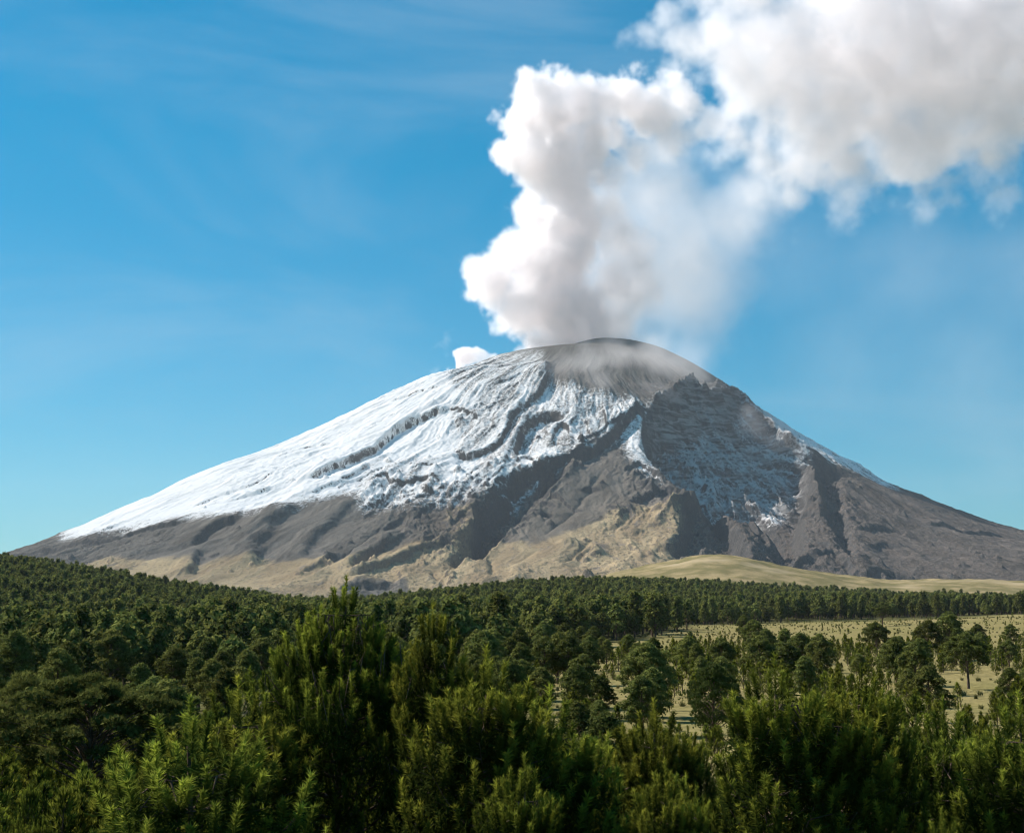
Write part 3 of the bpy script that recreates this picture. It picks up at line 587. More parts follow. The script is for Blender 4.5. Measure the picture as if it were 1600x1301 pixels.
def candle_pine(seed, H=6.0, R=1.25, low=0.12, gap=0.34, per=5, side=4, nn=185, mat=None, up=1.5, W=0.0125, top_leaders=5, NL=0.084, ex=0.62, cap=9.0, cone=0.5, topgap=0.62):
    """young pine whose branches end in upright bottle-brush shoots"""
    rng = np.random.default_rng(seed); segs = []; st, sd, sl = [], [], []
    lean = rng.normal(size=2) * 0.12; zt = lambda z: np.array([lean[0] * (z / H) ** 2, lean[1] * (z / H) ** 2, z])
    zs = np.linspace(0, H - 0.35, 8); r0 = 0.011 * H + 0.012
    segs.append((np.array([zt(z) for z in zs]) - np.array([0, 0, 0.3]) * (zs < 0.01)[:, None], r0 * (1 - 0.85 * zs / H)))
    z = H * low
    while z < H - 0.45:
        q = z / H; Rz = min(R * 1.15 * (1 - q) ** ex, cap) * (0.55 + 0.45 * min(1, q / 0.3)); a0 = rng.random() * 6.28
        for k in range(per):
            a = a0 + k * 6.283 / per + rng.normal() * 0.22; L_ = Rz * rng.uniform(0.62, 1.15); rise = min(L_ * rng.uniform(0.45, 0.85) + 0.1, (H - 0.45 - z) * rng.uniform(0.35, 0.62))
            A_ = zt(z); t = np.linspace(0, 1, 5); out_ = np.array([cos(a), sin(a), 0])
            P = A_ + out_ * (L_ * t ** 0.9)[:, None] + np.array([0, 0, 1.0]) * (rise * t ** 1.9)[:, None]
            segs.append((P, r0 * (0.42 - 0.34 * t) * (1.25 - q)))
            ns = max(2, int(side * (0.55 + L_ / R)))
            for j in range(ns):
                tt = 0.3 + 0.7 * (j + 1) / ns; p = A_ + out_ * L_ * tt ** 0.9 + np.array([0, 0, rise * tt ** 1.9])
                sa = a + (-1) ** j * rng.uniform(0.5, 1.2) * (tt < 0.97); off = np.array([cos(sa), sin(sa), 0.35]) * rng.uniform(0.06, 0.26) * (tt < 0.97)
                e = p + off; e[2] = min(e[2], H - topgap - cone * math.hypot(e[0], e[1]))
                if tt < 0.97: segs.append((np.array([p, (p + e) / 2, e]), np.array([0.010, 0.008, 0.006])))
                st.append(e); sd.append(unit(np.array([cos(sa) * 0.4, sin(sa) * 0.4, up]) + rng.normal(size=3) * 0.11)); sl.append(rng.uniform(0.24, 0.46) * (0.8 + 0.4 * q))
        z += gap * rng.uniform(0.8, 1.2) * (1.1 - 0.35 * q)
    for k in range(top_leaders):
        a = k * 6.283 / max(1, top_leaders - 1); rr_ = 0.0 if k == 0 else rng.uniform(0.10, 0.2)
        st.append(zt(H - 0.42) + np.array([cos(a) * rr_, sin(a) * rr_, 0])); sd.append(unit(np.array([cos(a) * rr_, sin(a) * rr_, 1.0]))); sl.append(0.55 if k == 0 else 0.36)
    st, sd, sl = np.array(st), np.array(sd), np.array(sl); N = len(st)
    s = rng.random((N, nn)); C = st[:, None] + sd[:, None] * (s * sl[:, None])[..., None]
    rad = unit(np.cross(np.repeat(sd, nn, 0), rng.normal(size=(N * nn, 3)))); ax = np.repeat(sd, nn, 0); s1 = s.reshape(-1, 1)
    D_ = unit(ax * (0.85 + 0.3 * s1 ** 8) + rad * 0.85)
    vig = np.clip(rng.normal(0.70, 0.35, (N, 1)), 0.05, 1.3)
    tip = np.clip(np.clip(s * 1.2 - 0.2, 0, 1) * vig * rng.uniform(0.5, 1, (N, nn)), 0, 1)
    f = blades(C.reshape(-1, 3), D_, 1, NL, W, 0.30, rng, tipv=tip.reshape(-1))
    # older dark needles along the twigs below each shoot, filling the crown
    oc = st[:, None] - sd[:, None] * rng.uniform(0.0, 0.32, (N, 30, 1)) - np.array([0, 0, 1.0]) * rng.uniform(0, 0.12, (N, 30, 1)) + rng.normal(size=(N, 30, 3)) * 0.07
    od = unit(rng.normal(size=(N, 30, 3)) + np.array([0, 0, 0.7]))
    f_old = blades(oc.reshape(-1, 3), od.reshape(-1, 3), 2, NL * 1.45, W * 1.5, 0.4, rng)
    tv, tf = tubes(segs, 4)
    return mesh_from('trunk', tv, tf, MB), fol_mesh('crown', [f, f_old], mat or MY)
def bushy_pine(seed, H=4.0, R=1.1, n=110, bn=11, L=0.34, W=0.055):
    """young pine as seen from afar: cone of upright sprays"""
    rng = np.random.default_rng(seed); q = rng.random(n) ** 0.8; a = np.arange(n) * 2.399 + rng.normal(size=n) * 0.3
    R_ = R * (1 - q) ** 0.7 * (0.5 + 0.5 * np.minimum(1, q / 0.22)) * rng.uniform(0.35, 1.12, n)
    C = np.stack([R_ * np.cos(a), R_ * np.sin(a), 0.12 * H + q * H * 0.82], -1); D_ = unit(np.stack([np.cos(a) * 0.45, np.sin(a) * 0.45, np.full(n, 1.0)], -1))
    C = np.concatenate([C, [[0, 0, H * 0.9]]]); D_ = np.concatenate([D_, [[0, 0, 1.0]]])
    f1 = blades(C, D_, bn, L, W, 0.30, rng, tipv=np.clip(rng.normal(0.3, 0.25, n + 1), 0, 1))
    f2 = blades(C - D_ * 0.18, D_, bn // 2, L * 1.1, W, 0.7, rng, tipv=np.zeros(n + 1))
    zs = np.linspace(-0.3, H * 0.92, 5); segs = [(np.stack([0 * zs, 0 * zs, zs], -1), (0.012 * H + 0.02) * (1 - 0.8 * np.linspace(0, 1, 5)))]
    for i in range(0, n, 5): segs.append((curve_pts(np.array([0, 0, max(0.1, C[i, 2] - 0.35)]), C[i], -0.05, 3), np.array([0.022, 0.015, 0.008])))
    tv, tf = tubes(segs, 4); return mesh_from('trunk', tv, tf, MB), fol_mesh('crown', [f1, f2], MY)
def plant(name, meshes, x, y, sc=1.0, rot=0.0, label=None, cat='pine tree', group=None, z=None, sz=None):
    o = bpy.data.objects.new(name, None); COL.objects.link(o); o.empty_display_size = 0.5
    zz = float(ground_z(x, y)) if z is None else z
    o.location = (x, y, zz); o.rotation_euler = (0, 0, rot); o.scale = (sc, sc, sz or sc)
    tag(o, label, cat, group)
    for nme, me in zip(('trunk', 'crown'), meshes):
        if me is None: continue
        c = bpy.data.objects.new(nme, me); COL.objects.link(c); c.parent = o
    return o
def px_spot(u, d): return (u - 800) / F * d * 1.0, d      # ground plan point on the line of sight of column u (near the horizon)

MAT_V = [mature(300 + i, H=h, rx=r, base=b, n=n, top=t, bn=3, cn=2, cs=0.38) for i, (h, r, b, n, t) in enumerate([(11, 3.2, .22, 40, 1), (12, 3.0, .20, 42, .8), (10, 3.6, .26, 40, 1), (11, 2.6, .15, 38, .9), (9.5, 3.0, .2, 36, 1), (12.5, 3.4, .3, 42, 1)])]
BUSH_V = [bushy_pine(400 + i, H=h, R=r) for i, (h, r) in enumerate([(4.0, 1.2), (3.6, 1.0), (4.6, 1.3), (3.2, 1.2), (4.2, .95)])]
TALL_V = [mature(540 + i, H=h, rx=r, base=.12, n=26, tn=13, bn=0, cn=3, cs=0.7, top=0.55, cr=1.0) for i, (h, r) in enumerate([(13, 2.3), (12, 2.0), (7.5, 2.2)])]
FAR_V = [mature(500 + i, H=h, rx=r, base=b, n=n, tn=13, bn=0, cn=3, cs=0.85, top=1, cr=1.35) for i, (h, r, b, n) in enumerate([(10, 3.0, .28, 20), (11, 2.7, .25, 20), (9.5, 3.2, .3, 20), (10.5, 2.4, .2, 20), (9, 2.8, .25, 16)])]
YNG_V = [candle_pine(600 + i, H=h, R=r, per=p) for i, (h, r, p) in enumerate([(6.0, 1.25, 5), (5.4, 1.15, 6), (6.6, 1.35, 5), (5.0, 1.2, 5), (5.8, 1.0, 6), (4.6, 1.25, 6)])]
YNG_H = [6.0, 5.4, 6.6, 5.0, 5.8, 4.6]
rnd = random.Random(21)
# ---------------------------------------------------------------- single trees
placed = []                                       # (x, y, radius) already taken
def free(x, y, r):
    return all((x - a) ** 2 + (y - b) ** 2 > (r + c) ** 2 for a, b, c in placed)
# young pines right in front of the camera: (photo column, photo row of the top, distance, variant, label)
HERO = candle_pine(701, H=7.6, R=3.2, ex=0.72, cap=1.65, cone=0.95, topgap=0.5, per=7, side=6, gap=0.30, top_leaders=8, nn=185)
HERO2 = candle_pine(702, H=6.6, R=1.7, ex=0.8, cap=0.85, cone=1.2, topgap=0.5, per=5, side=5, gap=0.36, top_leaders=8, nn=185)
ITEMS, LM = [], []
def near_pine(u, v, d, k, label, group=None, wid=1.0, meshes=None, Hm=None):
    x, y = px_spot(u, d); g = float(ground_z(x, y)); zt = at(u, v, d).z; m = meshes or YNG_V[k % 6]; h = Hm or YNG_H[k % 6]
    s = (zt - g) / h; x = ray(u, v)[0] * d
    placed.append((x, y, 0.8)); o_ = plant('young_pine', m, x, y, sc=s * wid, sz=s, rot=rnd.random() * 6.28, label=label, cat='young pine', group=group, z=g); (LM if group is None else ITEMS).append((o_, u, v, d, 'young')); return o_
near_pine(531, 908, 21, 0, 'tallest young pine in front, its leader spike crossing the treeline', meshes=HERO, Hm=7.65, wid=1.0)
near_pine(682, 950, 19.5, 0, 'slim dark young pine with a crowded spiky top beside the tallest one', meshes=HERO2, Hm=6.65, wid=0.9)
near_pine(612, 1010, 28, 2, 'young pine half hidden between the two tallest front pines', wid=0.9)
near_pine(772, 1028, 18, 1, 'young pine with bright upright shoots next to the slim dark one', wid=1.1)
near_pine(410, 1085, 22, 5, 'bushy young pine tucked under the flank of the tallest pine', wid=1.0)
near_pine(372, 1075, 19, 3, 'low young pine with wide arms at the foot of the tallest pine', wid=1.2)
near_pine(322, 1108, 17, 5, 'yellow-green low young pine between the umbrella pine and the tallest pine', wid=1.3)
near_pine(1205, 1040, 17.5, 0, 'broad young pine with tall candle shoots in front of the pale meadow', wid=1.15)
near_pine(1350, 1052, 19, 2, 'thin-topped young pine second from the broad candle-shoot pine', wid=1.0)
near_pine(1296, 1074, 18, 4, 'narrow young pine close against the broad candle-shoot pine', wid=1.1)
near_pine(1012, 1106, 21, 1, 'young pine with a single raised tip in front of the dark broad pine', wid=1.1)
near_pine(848, 1088, 19, 3, 'rounded young pine filling the gap beside the bright-shoot pine', wid=1.2)
near_pine(1582, 1098, 19, 3, 'young pine with an orange dying tip at the edge of the clearing', wid=1.1)
near_pine(1448, 1106, 21, 5, 'squat young pine just below the clearing with scattered trees', wid=1.1)
lab_r = 'young pine in the dense thicket filling the foreground on the meadow side'; lab_l = 'young pine in the dark thicket below the umbrella pine and the tallest pine'
for i in range(150):
    d = rnd.uniform(15, 46); u = rnd.uniform(-40, 1640)
    lim = np.interp(u, [-50, 100, 260, 330, 420, 520, 760, 860, 1000, 1100, 1250, 1400, 1600], [1185, 1205, 1185, 1160, 1170, 1185, 1135, 1125, 1140, 1140, 1130, 1130, 1135])
    v = lim + rnd.uniform(0, 95) + max(0, 24 - d) * 7; x = (u - 800) / F * d
    if not free(x, d, 0.55): continue
    g = float(ground_z(x, d)); 
    if at(u, v, d).z - g < 2.2: continue
    near_pine(u, v, d, rnd.randrange(6), lab_r if u > 800 else lab_l, 'thicket of young pines, meadow side' if u > 800 else 'thicket of young pines, umbrella pine side', wid=rnd.uniform(0.75, 1.1))
# special trees
um = mature(801, H=6.6, rx=4.7, base=0.36, n=96, tn=80, bn=6, cn=1, cs=0.2, L=0.26, W=0.035, cr=0.75, flat=0.55)
def spot(name, m, u, d, H, Hm, label, cat, wid=1.0, group=None):
    x, y = px_spot(u, d); s = H / Hm; placed.append((x, y, 2.5 * s)); o_ = plant(name, m, x, y, sc=s * wid, sz=s, rot=rnd.random() * 6.28, label=label, cat=cat, group=group); LM.append((o_, u, 960 - (float(ground_z(x, y)) + H) / d * F, d, 'big')); return o_
spot('umbrella_pine', um, 160, 60, 6.5, 6.6, 'umbrella-shaped pine with flat wide crown above a dark trunk', 'pine tree', 1.0)
um2 = mature(802, H=6.6, rx=2.6, base=0.35, n=50, tn=70, bn=6, L=0.28, W=0.04, cr=0.8)
spot('mature_pine', um2, 60, 78, 6.6, 6.6, 'low bushy pine pressed against the umbrella pine', 'pine tree')
BIG = [mature(810 + i, H=9, rx=r, base=b, n=50, tn=62, bn=4, cn=2, cs=0.26, L=0.34, W=0.06, cr=1.0) for i, (r, b) in enumerate([(3.2, .3), (3.6, .42), (2.7, .25)])]
oak = mature(820, H=7, rx=2.7, base=0.16, n=60, tn=70, bn=7, L=0.2, W=0.09, cr=0.95, mat=MO, flat=0.85)
spot('broadleaf_tree', oak, 1108, 118, 6.6, 7, 'round leafy broad tree standing among the young pines', 'tree', 1.0)
for u, d, H, k, lb in [(1005, 150, 8.2, 0, 'big dark pine with layered crown before the meadow tongue'), (1476, 320, 11.5, 2, 'tall round-headed pine, highest in the meadow clump'),
        (1442, 315, 9.5, 0, 'wide pine leaning against the tallest meadow pine'), (1362, 330, 8.8, 1, 'flat-crowned pine whose bare limbs show under the canopy'),
        (1500, 205, 8.4, 1, 'single round pine beside the pale clearing'), (1190, 300, 7.6, 2, 'dark pine cluster head at the near edge of the meadow'), (1246, 300, 6.6, 0, 'short round pine near the dark cluster at the meadow edge'),
        (1390, 215, 7.6, 0, 'open-crowned pine in front of the tall meadow clump'), (1372, 700, 12.5, 1, 'lone wide pine standing where the meadow meets the forest band'), (1158, 480, 9.0, 2, 'thin pale sparse pine at the edge of the upper meadow'),
        (1562, 168, 4.6, 2, 'small rounded pine standing alone in the clearing'), (1592, 172, 4.6, 0, 'small pine next to the lone one in the clearing'), (1172, 330, 9.0, 0, 'broad dark pine hiding the tongue of meadow'),
        (1240, 1000, 10, 0, 'dark pine stepping out of the forest band onto the meadow')]:
    spot('mature_pine', BIG[k], u, d, H, 9, lb, 'pine tree')
# bare grey tree
def bare(seed, H=6.0):
    rng = np.random.default_rng(seed); segs = []
    def grow(p, d, L, r, lev):
        k = 4; P = [p]; dd = d.copy()
        for _ in range(k): dd = unit(dd + rng.normal(size=3) * 0.13 + np.array([0, 0, 0.05])); P.append(P[-1] + dd * L / k)
        segs.append((np.array(P), np.linspace(r, r * 0.45, k + 1)))
        if lev < 4:
            for j in range([7, 5, 5, 4][lev]):
                t = rng.integers(1, k + 1); nd = unit(dd + rng.normal(size=3) * 0.65); grow(P[t], nd, L * rng.uniform(0.45, 0.7), r * 0.45, lev + 1)
    grow(np.array([0, 0, -0.2]), np.array([0, 0, 1.0]), H * 0.5, 0.11, 0); return segs
bsegs = bare(5); b0 = tubes(bsegs[:1], 6); b1 = tubes(bsegs[1:], 3)
x, y = px_spot(392, 95); placed.append((x, y, 2)); bt = plant('bare_tree', (mesh_from('trunk', *b0, MD),), x, y, 1.15, 0.3, 'leafless grey tree with fine twigs among the dark pines', 'tree')
c = bpy.data.objects.new('branches', mesh_from('branches', *b1, MD)); COL.objects.link(c); c.parent = bt

# mature pines in the middle distance, one object each
def clearing(u, d):
    """bare grass openings of the valley"""
    v = 960 - float(ground_z((u - 800) / F * d, d)) / d * F
    if d > 430 and u > 1050: return True
    if 1440 < u < 1700 and 150 < d < 245: return True
    if 1400 < u < 1520 and 245 < d < 275: return True
    if 1080 < u < 1330 and 330 < d: return True
    if 930 < u < 1060 and 330 < d < 470: return True
    if 1290 < u < 1440 and 380 < d: return True
    if 850 < u < 960 and 175 < d < 215: return True
    return False
n_m = 0; tries = 0; rest = []
while n_m < 262 and tries < 9000:
    tries += 1; d = sqrt(rnd.uniform(75 ** 2, 430 ** 2)); u = rnd.uniform(-30, 1630)
    if u > 950 and rnd.random() < 0.72: continue
    if clearing(u, d) or d < 90 and rnd.random() < 0.5: continue
    x, y = px_spot(u, d); H = rnd.uniform(7.0, 11.0) if u < 900 else rnd.uniform(5.5, 9)
    H *= np.interp(u, [0, 300, 500, 900], [1.0, 0.92, 0.8, 0.85])
    H *= np.interp(d, [75, 200], [0.62, 1.0])
    if not free(x, y, 1.7): continue
    g = float(ground_z(x, y)); vt = 960 - (g + H) / d * F
    if vt > 1135: continue
    k = rnd.randrange(6); hm = [11, 12, 10, 11, 9.5, 12.5][k]
    if u > 950: lb, gp = 'mature pine scattered among the young growth below the meadow', 'scattered mature pines below the meadow'
    elif d > 260: lb, gp = 'mature round-crowned pine at the foot of the wooded rise', 'mature pines at the foot of the rise'
    else: lb, gp = 'mature pine of the dark belt behind the umbrella pine and front thicket', 'mature pines of the dark belt'
    placed.append((x, y, 1.7)); o_ = plant('mature_pine', MAT_V[k], x, y, sc=H / hm * rnd.uniform(0.95, 1.2), sz=H / hm, rot=rnd.random() * 6.28, label=lb, group=gp); n_m += 1; ITEMS.append((o_, u, vt, d, 'mature'))
# small bushy pines scattered over the meadow and between the belts
n_b = 0; tries = 0
while n_b < 190 and tries < 9000:
    tries += 1; d = rnd.uniform(48, 430) if rnd.random() < 0.8 else rnd.uniform(430, 900); u = rnd.uniform(600, 1640) if rnd.random() < 0.85 else rnd.uniform(-30, 600)
    if d > 430 and (u < 1060 or rnd.random() < 0.45): continue
    if 1440 < u and 150 < d < 235 and rnd.random() < 0.93: continue
    if 1080 < u < 1330 and 400 < d and rnd.random() < 0.5: continue
    x, y = px_spot(u, d)
    if not free(x, y, 0.8): continue
    H = rnd.uniform(2.2, 5.0) * np.interp(d, [48, 100, 430, 900], [0.85, 1, 0.85, 0.8]); k = rnd.randrange(5); g = float(ground_z(x, y))
    if 960 - (g + H) / d * F > 1150: continue
    on = d > 330 or (u > 1430 and 150 < d < 240)
    lb, gp = ('small bushy pine dotted on the pale open meadow', 'small pines on the meadow') if on else ('small bushy pine growing between the mature trees and the front thicket', 'small pines between the belts')
    placed.append((x, y, 0.8)); o_ = plant('young_pine', BUSH_V[k], x, y, sc=H / 4 * rnd.uniform(0.9, 1.35), sz=H / 4, rot=rnd.random() * 6.28, label=lb, cat='young pine', group=gp); n_b += 1; ITEMS.append((o_, u, 960 - (g + H) / d * F, d, 'small'))
# a name of its own for every repeat: its place relative to the nearest tree that one can find
ORD = ['nearest', 'second', 'third', 'fourth', 'fifth', 'sixth', 'seventh', 'eighth', 'ninth', 'tenth', 'eleventh', 'twelfth', 'thirteenth', 'fourteenth', 'fifteenth', 'sixteenth', 'seventeenth', 'eighteenth', 'nineteenth', 'twentieth'] + ['twenty-' + q for q in ('first', 'second', 'third', 'fourth', 'fifth', 'sixth', 'seventh', 'eighth', 'ninth')] + ['thirtieth'] + ['thirty-' + q for q in ('first', 'second', 'third', 'fourth', 'fifth', 'sixth', 'seventh', 'eighth', 'ninth')]
SHORT = {}
for o_, u, v, d, kd in LM:
    l = o_['label']
    for key, nm_ in [('tallest young pine in front', 'tallest young pine'), ('slim dark young', 'slim dark young pine'), ('bright upright shoots', 'bright-shoot young pine'), ('yellow-green low', 'yellow-green low pine'), ('broad young pine', 'broad candle-shoot pine'),
                     ('single raised tip', 'single-tip young pine'), ('orange dying', 'orange-tipped young pine'), ('umbrella-shaped', 'umbrella pine'), ('round leafy', 'round leafy tree'), ('big dark pine', 'big layered dark pine'), ('low bushy pine pressed', 'low bushy pine beside the umbrella pine'), ('half hidden between', 'half-hidden young pine'), ('squat young', 'squat young pine'),
                     ('tall round-headed', 'tall round-headed pine'), ('flat-crowned', 'flat-crowned meadow pine'), ('single round pine', 'single round clearing pine'), ('lone wide pine', 'lone wide forest-edge pine'), ('standing alone', 'small lone clearing pine'), ('thin pale', 'thin pale meadow pine'), ('broad dark pine hiding', 'broad dark meadow pine')]:
        if key in l and nm_ not in SHORT: SHORT[nm_] = (u, v); break
SHORT['bare grey tree'] = (392, 1035)
bins = {}
for it in ITEMS:
    o_, u, v, d, kd = it
    nm_, (lu, lv) = min(SHORT.items(), key=lambda q: (q[1][0] - u) ** 2 + (1.6 * (q[1][1] - v)) ** 2)
    du, dv = u - lu, 1.6 * (v - lv); a_ = math.atan2(dv, du) / (pi / 4); k_ = int(round(a_)) % 8
    bins.setdefault((nm_, k_, kd), []).append((du * du + dv * dv, it))
DIRN = ['right of', 'below and right of', 'straight below', 'below and left of', 'left of', 'above and left of', 'straight above', 'above and right of']
KW = {'young': ('shooting young pine', 'such pine'), 'mature': ('mature pine', 'such pine'), 'small': ('small bushy pine', 'such pine')}
for (nm_, k_, kd), l in bins.items():
    l.sort(key=lambda q: q[0])
    for i, (_, it) in enumerate(l):
        ordn = ORD[i] if i < len(ORD) else 'farthest'
        hgt = 'nearest' if i == 0 else ordn + ' nearest'
        it[0]['label'] = '%s %s %s the %s' % (hgt, KW[kd][0], DIRN[k_], nm_)
print('TREES', n_m, n_b, len(placed))

# ---------------------------------------------------------------- the uncountable rest: far forest and grass tufts
def scatter(name, pts, rots, scs, idx, variants, label, cat):
    me = bpy.data.meshes.new(name); me.vertices.add(len(pts)); me.vertices.foreach_set('co', np.asarray(pts, np.float32).ravel()); attr(me, 'rot', rots); attr(me, 'sc', scs)
    a = me.attributes.new('idx', 'INT', 'POINT'); a.data.foreach_set('value', np.asarray(idx, np.int32))
    col = bpy.data.collections.new(name + '_kinds')
    for i, ms in enumerate(variants):
        V, Fc = [], []
        j = bpy.data.objects.new('%s_kind_%c' % (name, 97 + i), ms); col.objects.link(j)
    g = bpy.data.node_groups.new(name, 'GeometryNodeTree'); g.interface.new_socket('Geometry', in_out='INPUT', socket_type='NodeSocketGeometry'); g.interface.new_socket('Geometry', in_out='OUTPUT', socket_type='NodeSocketGeometry')
    N, Lk = g.nodes, g.links; gi, go = N.new('NodeGroupInput'), N.new('NodeGroupOutput'); io = N.new('GeometryNodeInstanceOnPoints'); ci = N.new('GeometryNodeCollectionInfo')
    ci.inputs['Collection'].default_value = col; ci.inputs['Separate Children'].default_value = True; ci.inputs['Reset Children'].default_value = True
    def na(n, t):
        q = N.new('GeometryNodeInputNamedAttribute'); q.data_type = t; q.inputs['Name'].default_value = n; return q.outputs[0]
    cb = N.new('ShaderNodeCombineXYZ'); Lk.new(na('rot', 'FLOAT'), cb.inputs[2]); Lk.new(gi.outputs[0], io.inputs['Points']); Lk.new(ci.outputs[0], io.inputs['Instance'])
    io.inputs['Pick Instance'].default_value = True; Lk.new(na('idx', 'INT'), io.inputs['Instance Index']); Lk.new(cb.outputs[0], io.inputs['Rotation']); Lk.new(na('sc', 'FLOAT'), io.inputs['Scale'])
    Lk.new(io.outputs[0], go.inputs[0]); o = link(name, me); md = o.modifiers.new('scatter', 'NODES'); md.node_group = g
    tag(o, label, cat, kind='stuff'); return o
def joined(ms, name):
    """trunk and crown of one tree as a single mesh with two materials, for the far wood"""
    me = bpy.data.meshes.new(name); bm_ = __import__('bmesh').new()
    for k, m in enumerate(ms):
        n0 = len(bm_.faces); bm_.from_mesh(m); bm_.faces.ensure_lookup_table()
        for f in bm_.faces[n0:]: f.material_index = k
    bm_.to_mesh(me); bm_.free()
    for m in ms: me.materials.append(m.materials[0])
    return me
FJ = [joined(m, 'far_pine') for m in FAR_V + TALL_V]
P, Rr, Sc, Ix = [], [], [], []
cell = 8.3; ys = np.arange(200, 1900, cell); r3 = np.random.default_rng(5)
for yy in ys:
    xs = np.arange(-yy * 0.44, yy * 0.44, cell); xx = xs + r3.uniform(-0.46, 0.46, len(xs)) * cell; y2 = yy + r3.uniform(-0.46, 0.46, len(xs)) * cell
    uu = 800 + F * xx / y2; wv = woods(uu + 90 * fbm(xx, y2, 120, 3, seed=300), y2 * (1 + 0.13 * fbm(xx, y2, 80, 3, seed=310)))
    gap = fbm(xx, y2, 70, 3, seed=320); clear = (uu > 1430) & (uu < 1510) & (y2 > 1150) & (y2 < 1420)
    keep = (r3.random(len(xs)) < wv * np.where(uu > 1060, np.where(gap > 0.36, 0.25, 0.9), np.where(gap > 0.42, 0.55, 0.97))) & ~clear
    for a_, b_ in zip(xx[keep], y2[keep]):
        if b_ < 440 and not free(a_, b_, 1.6): continue
        P.append((a_, b_)); 
P = np.array(P); pz = ground_z(P[:, 0], P[:, 1]); n = len(P)
hs_ = 0.86 + 0.62 * r3.random(n) + 0.18 * fbm(P[:, 0], P[:, 1], 130, 2, seed=330); hs_ *= np.interp(P[:, 1], [200, 450], [0.8, 1.0])
scatter('pine_forest', np.column_stack([P, pz]), r3.random(n) * 6.28, hs_, r3.integers(0, 8, n), FJ, 'closed dark pine forest covering the rise below the volcano', 'forest'); print('FAR', n)
# small pines too many to name: on the meadow edge
bj = [joined(m, 'bush_pine') for m in BUSH_V]
q = []; 
for i in range(11000):
    d = sqrt(rnd.uniform(40 ** 2, 1000 ** 2)); u = rnd.uniform(560, 1660)
    if i % 5 == 0: d = rnd.uniform(36, 120); u = rnd.uniform(-60, 620)
    x, y = px_spot(u, d)
    dens = (0.55 if u < 1000 else 0.95) if d < 400 else (0.15 if float(fbm(np.array([x]), np.array([y]), 60, 2, seed=350)[0]) > 0.16 else 0.015)
    if 125 < d < 330 and u < 860 and rnd.random() < 0.6: continue
    if u > 1430 and 150 < d < 245: dens = 0.05
    if 850 < u < 960 and 175 < d < 215: dens = 0.0
    if rnd.random() > dens or (d < 400 and not free(x, y, 0.7)): continue
    if d > 330 and u < 1040: continue
    q.append((x, y))
q = np.array(q); n = len(q)
scatter('pine_undergrowth', np.column_stack([q, ground_z(q[:, 0], q[:, 1])]), r3.random(n) * 6.28, r3.uniform(0.4, 1.15, n) * np.interp(q[:, 1], [40, 200, 400, 500], [0.75, 1.0, 1.0, 0.6]), r3.integers(0, 5, n), bj, 'low young pines mixed through the valley between the belts', 'undergrowth'); print('UNDER', n)
# grass tufts
MG = NT('dry_grass_blades'); oi = MG.n('ShaderNodeObjectInfo'); c = MG.mix(oi.outputs['Random'], (0.12, 0.115, 0.04), (0.25, 0.22, 0.09)); d_ = MG.n('ShaderNodeBsdfDiffuse', Color=c); MG.t.links.new(d_.outputs[0], MG.out.inputs[0])
tufts = []
for k in range(3):
    rg = np.random.default_rng(900 + k); C = rg.normal(size=(14, 3)) * np.array([0.10, 0.10, 0]); v, f, t = blades(C, np.tile([0, 0, 1.0], (14, 1)), 4, 0.55, 0.07, 0.33, rg); tufts.append(mesh_from('tuft', v, f, MG.m, False))
n = 2200; d = np.sqrt(r3.uniform(60 ** 2, 900 ** 2, n)); u = r3.uniform(820, 1640, n); m = (d > 120) | (r3.random(n) < 0.5); d, u = d[m], u[m]; x = (u - 800) / F * d; n = len(x)
scatter('grass_tufts', np.column_stack([x, d, ground_z(x, d)]), r3.random(n) * 6.28, r3.uniform(0.7, 1.8, n), r3.integers(0, 3, n), tufts, 'straw-coloured bunch grass over the open meadow', 'grass')
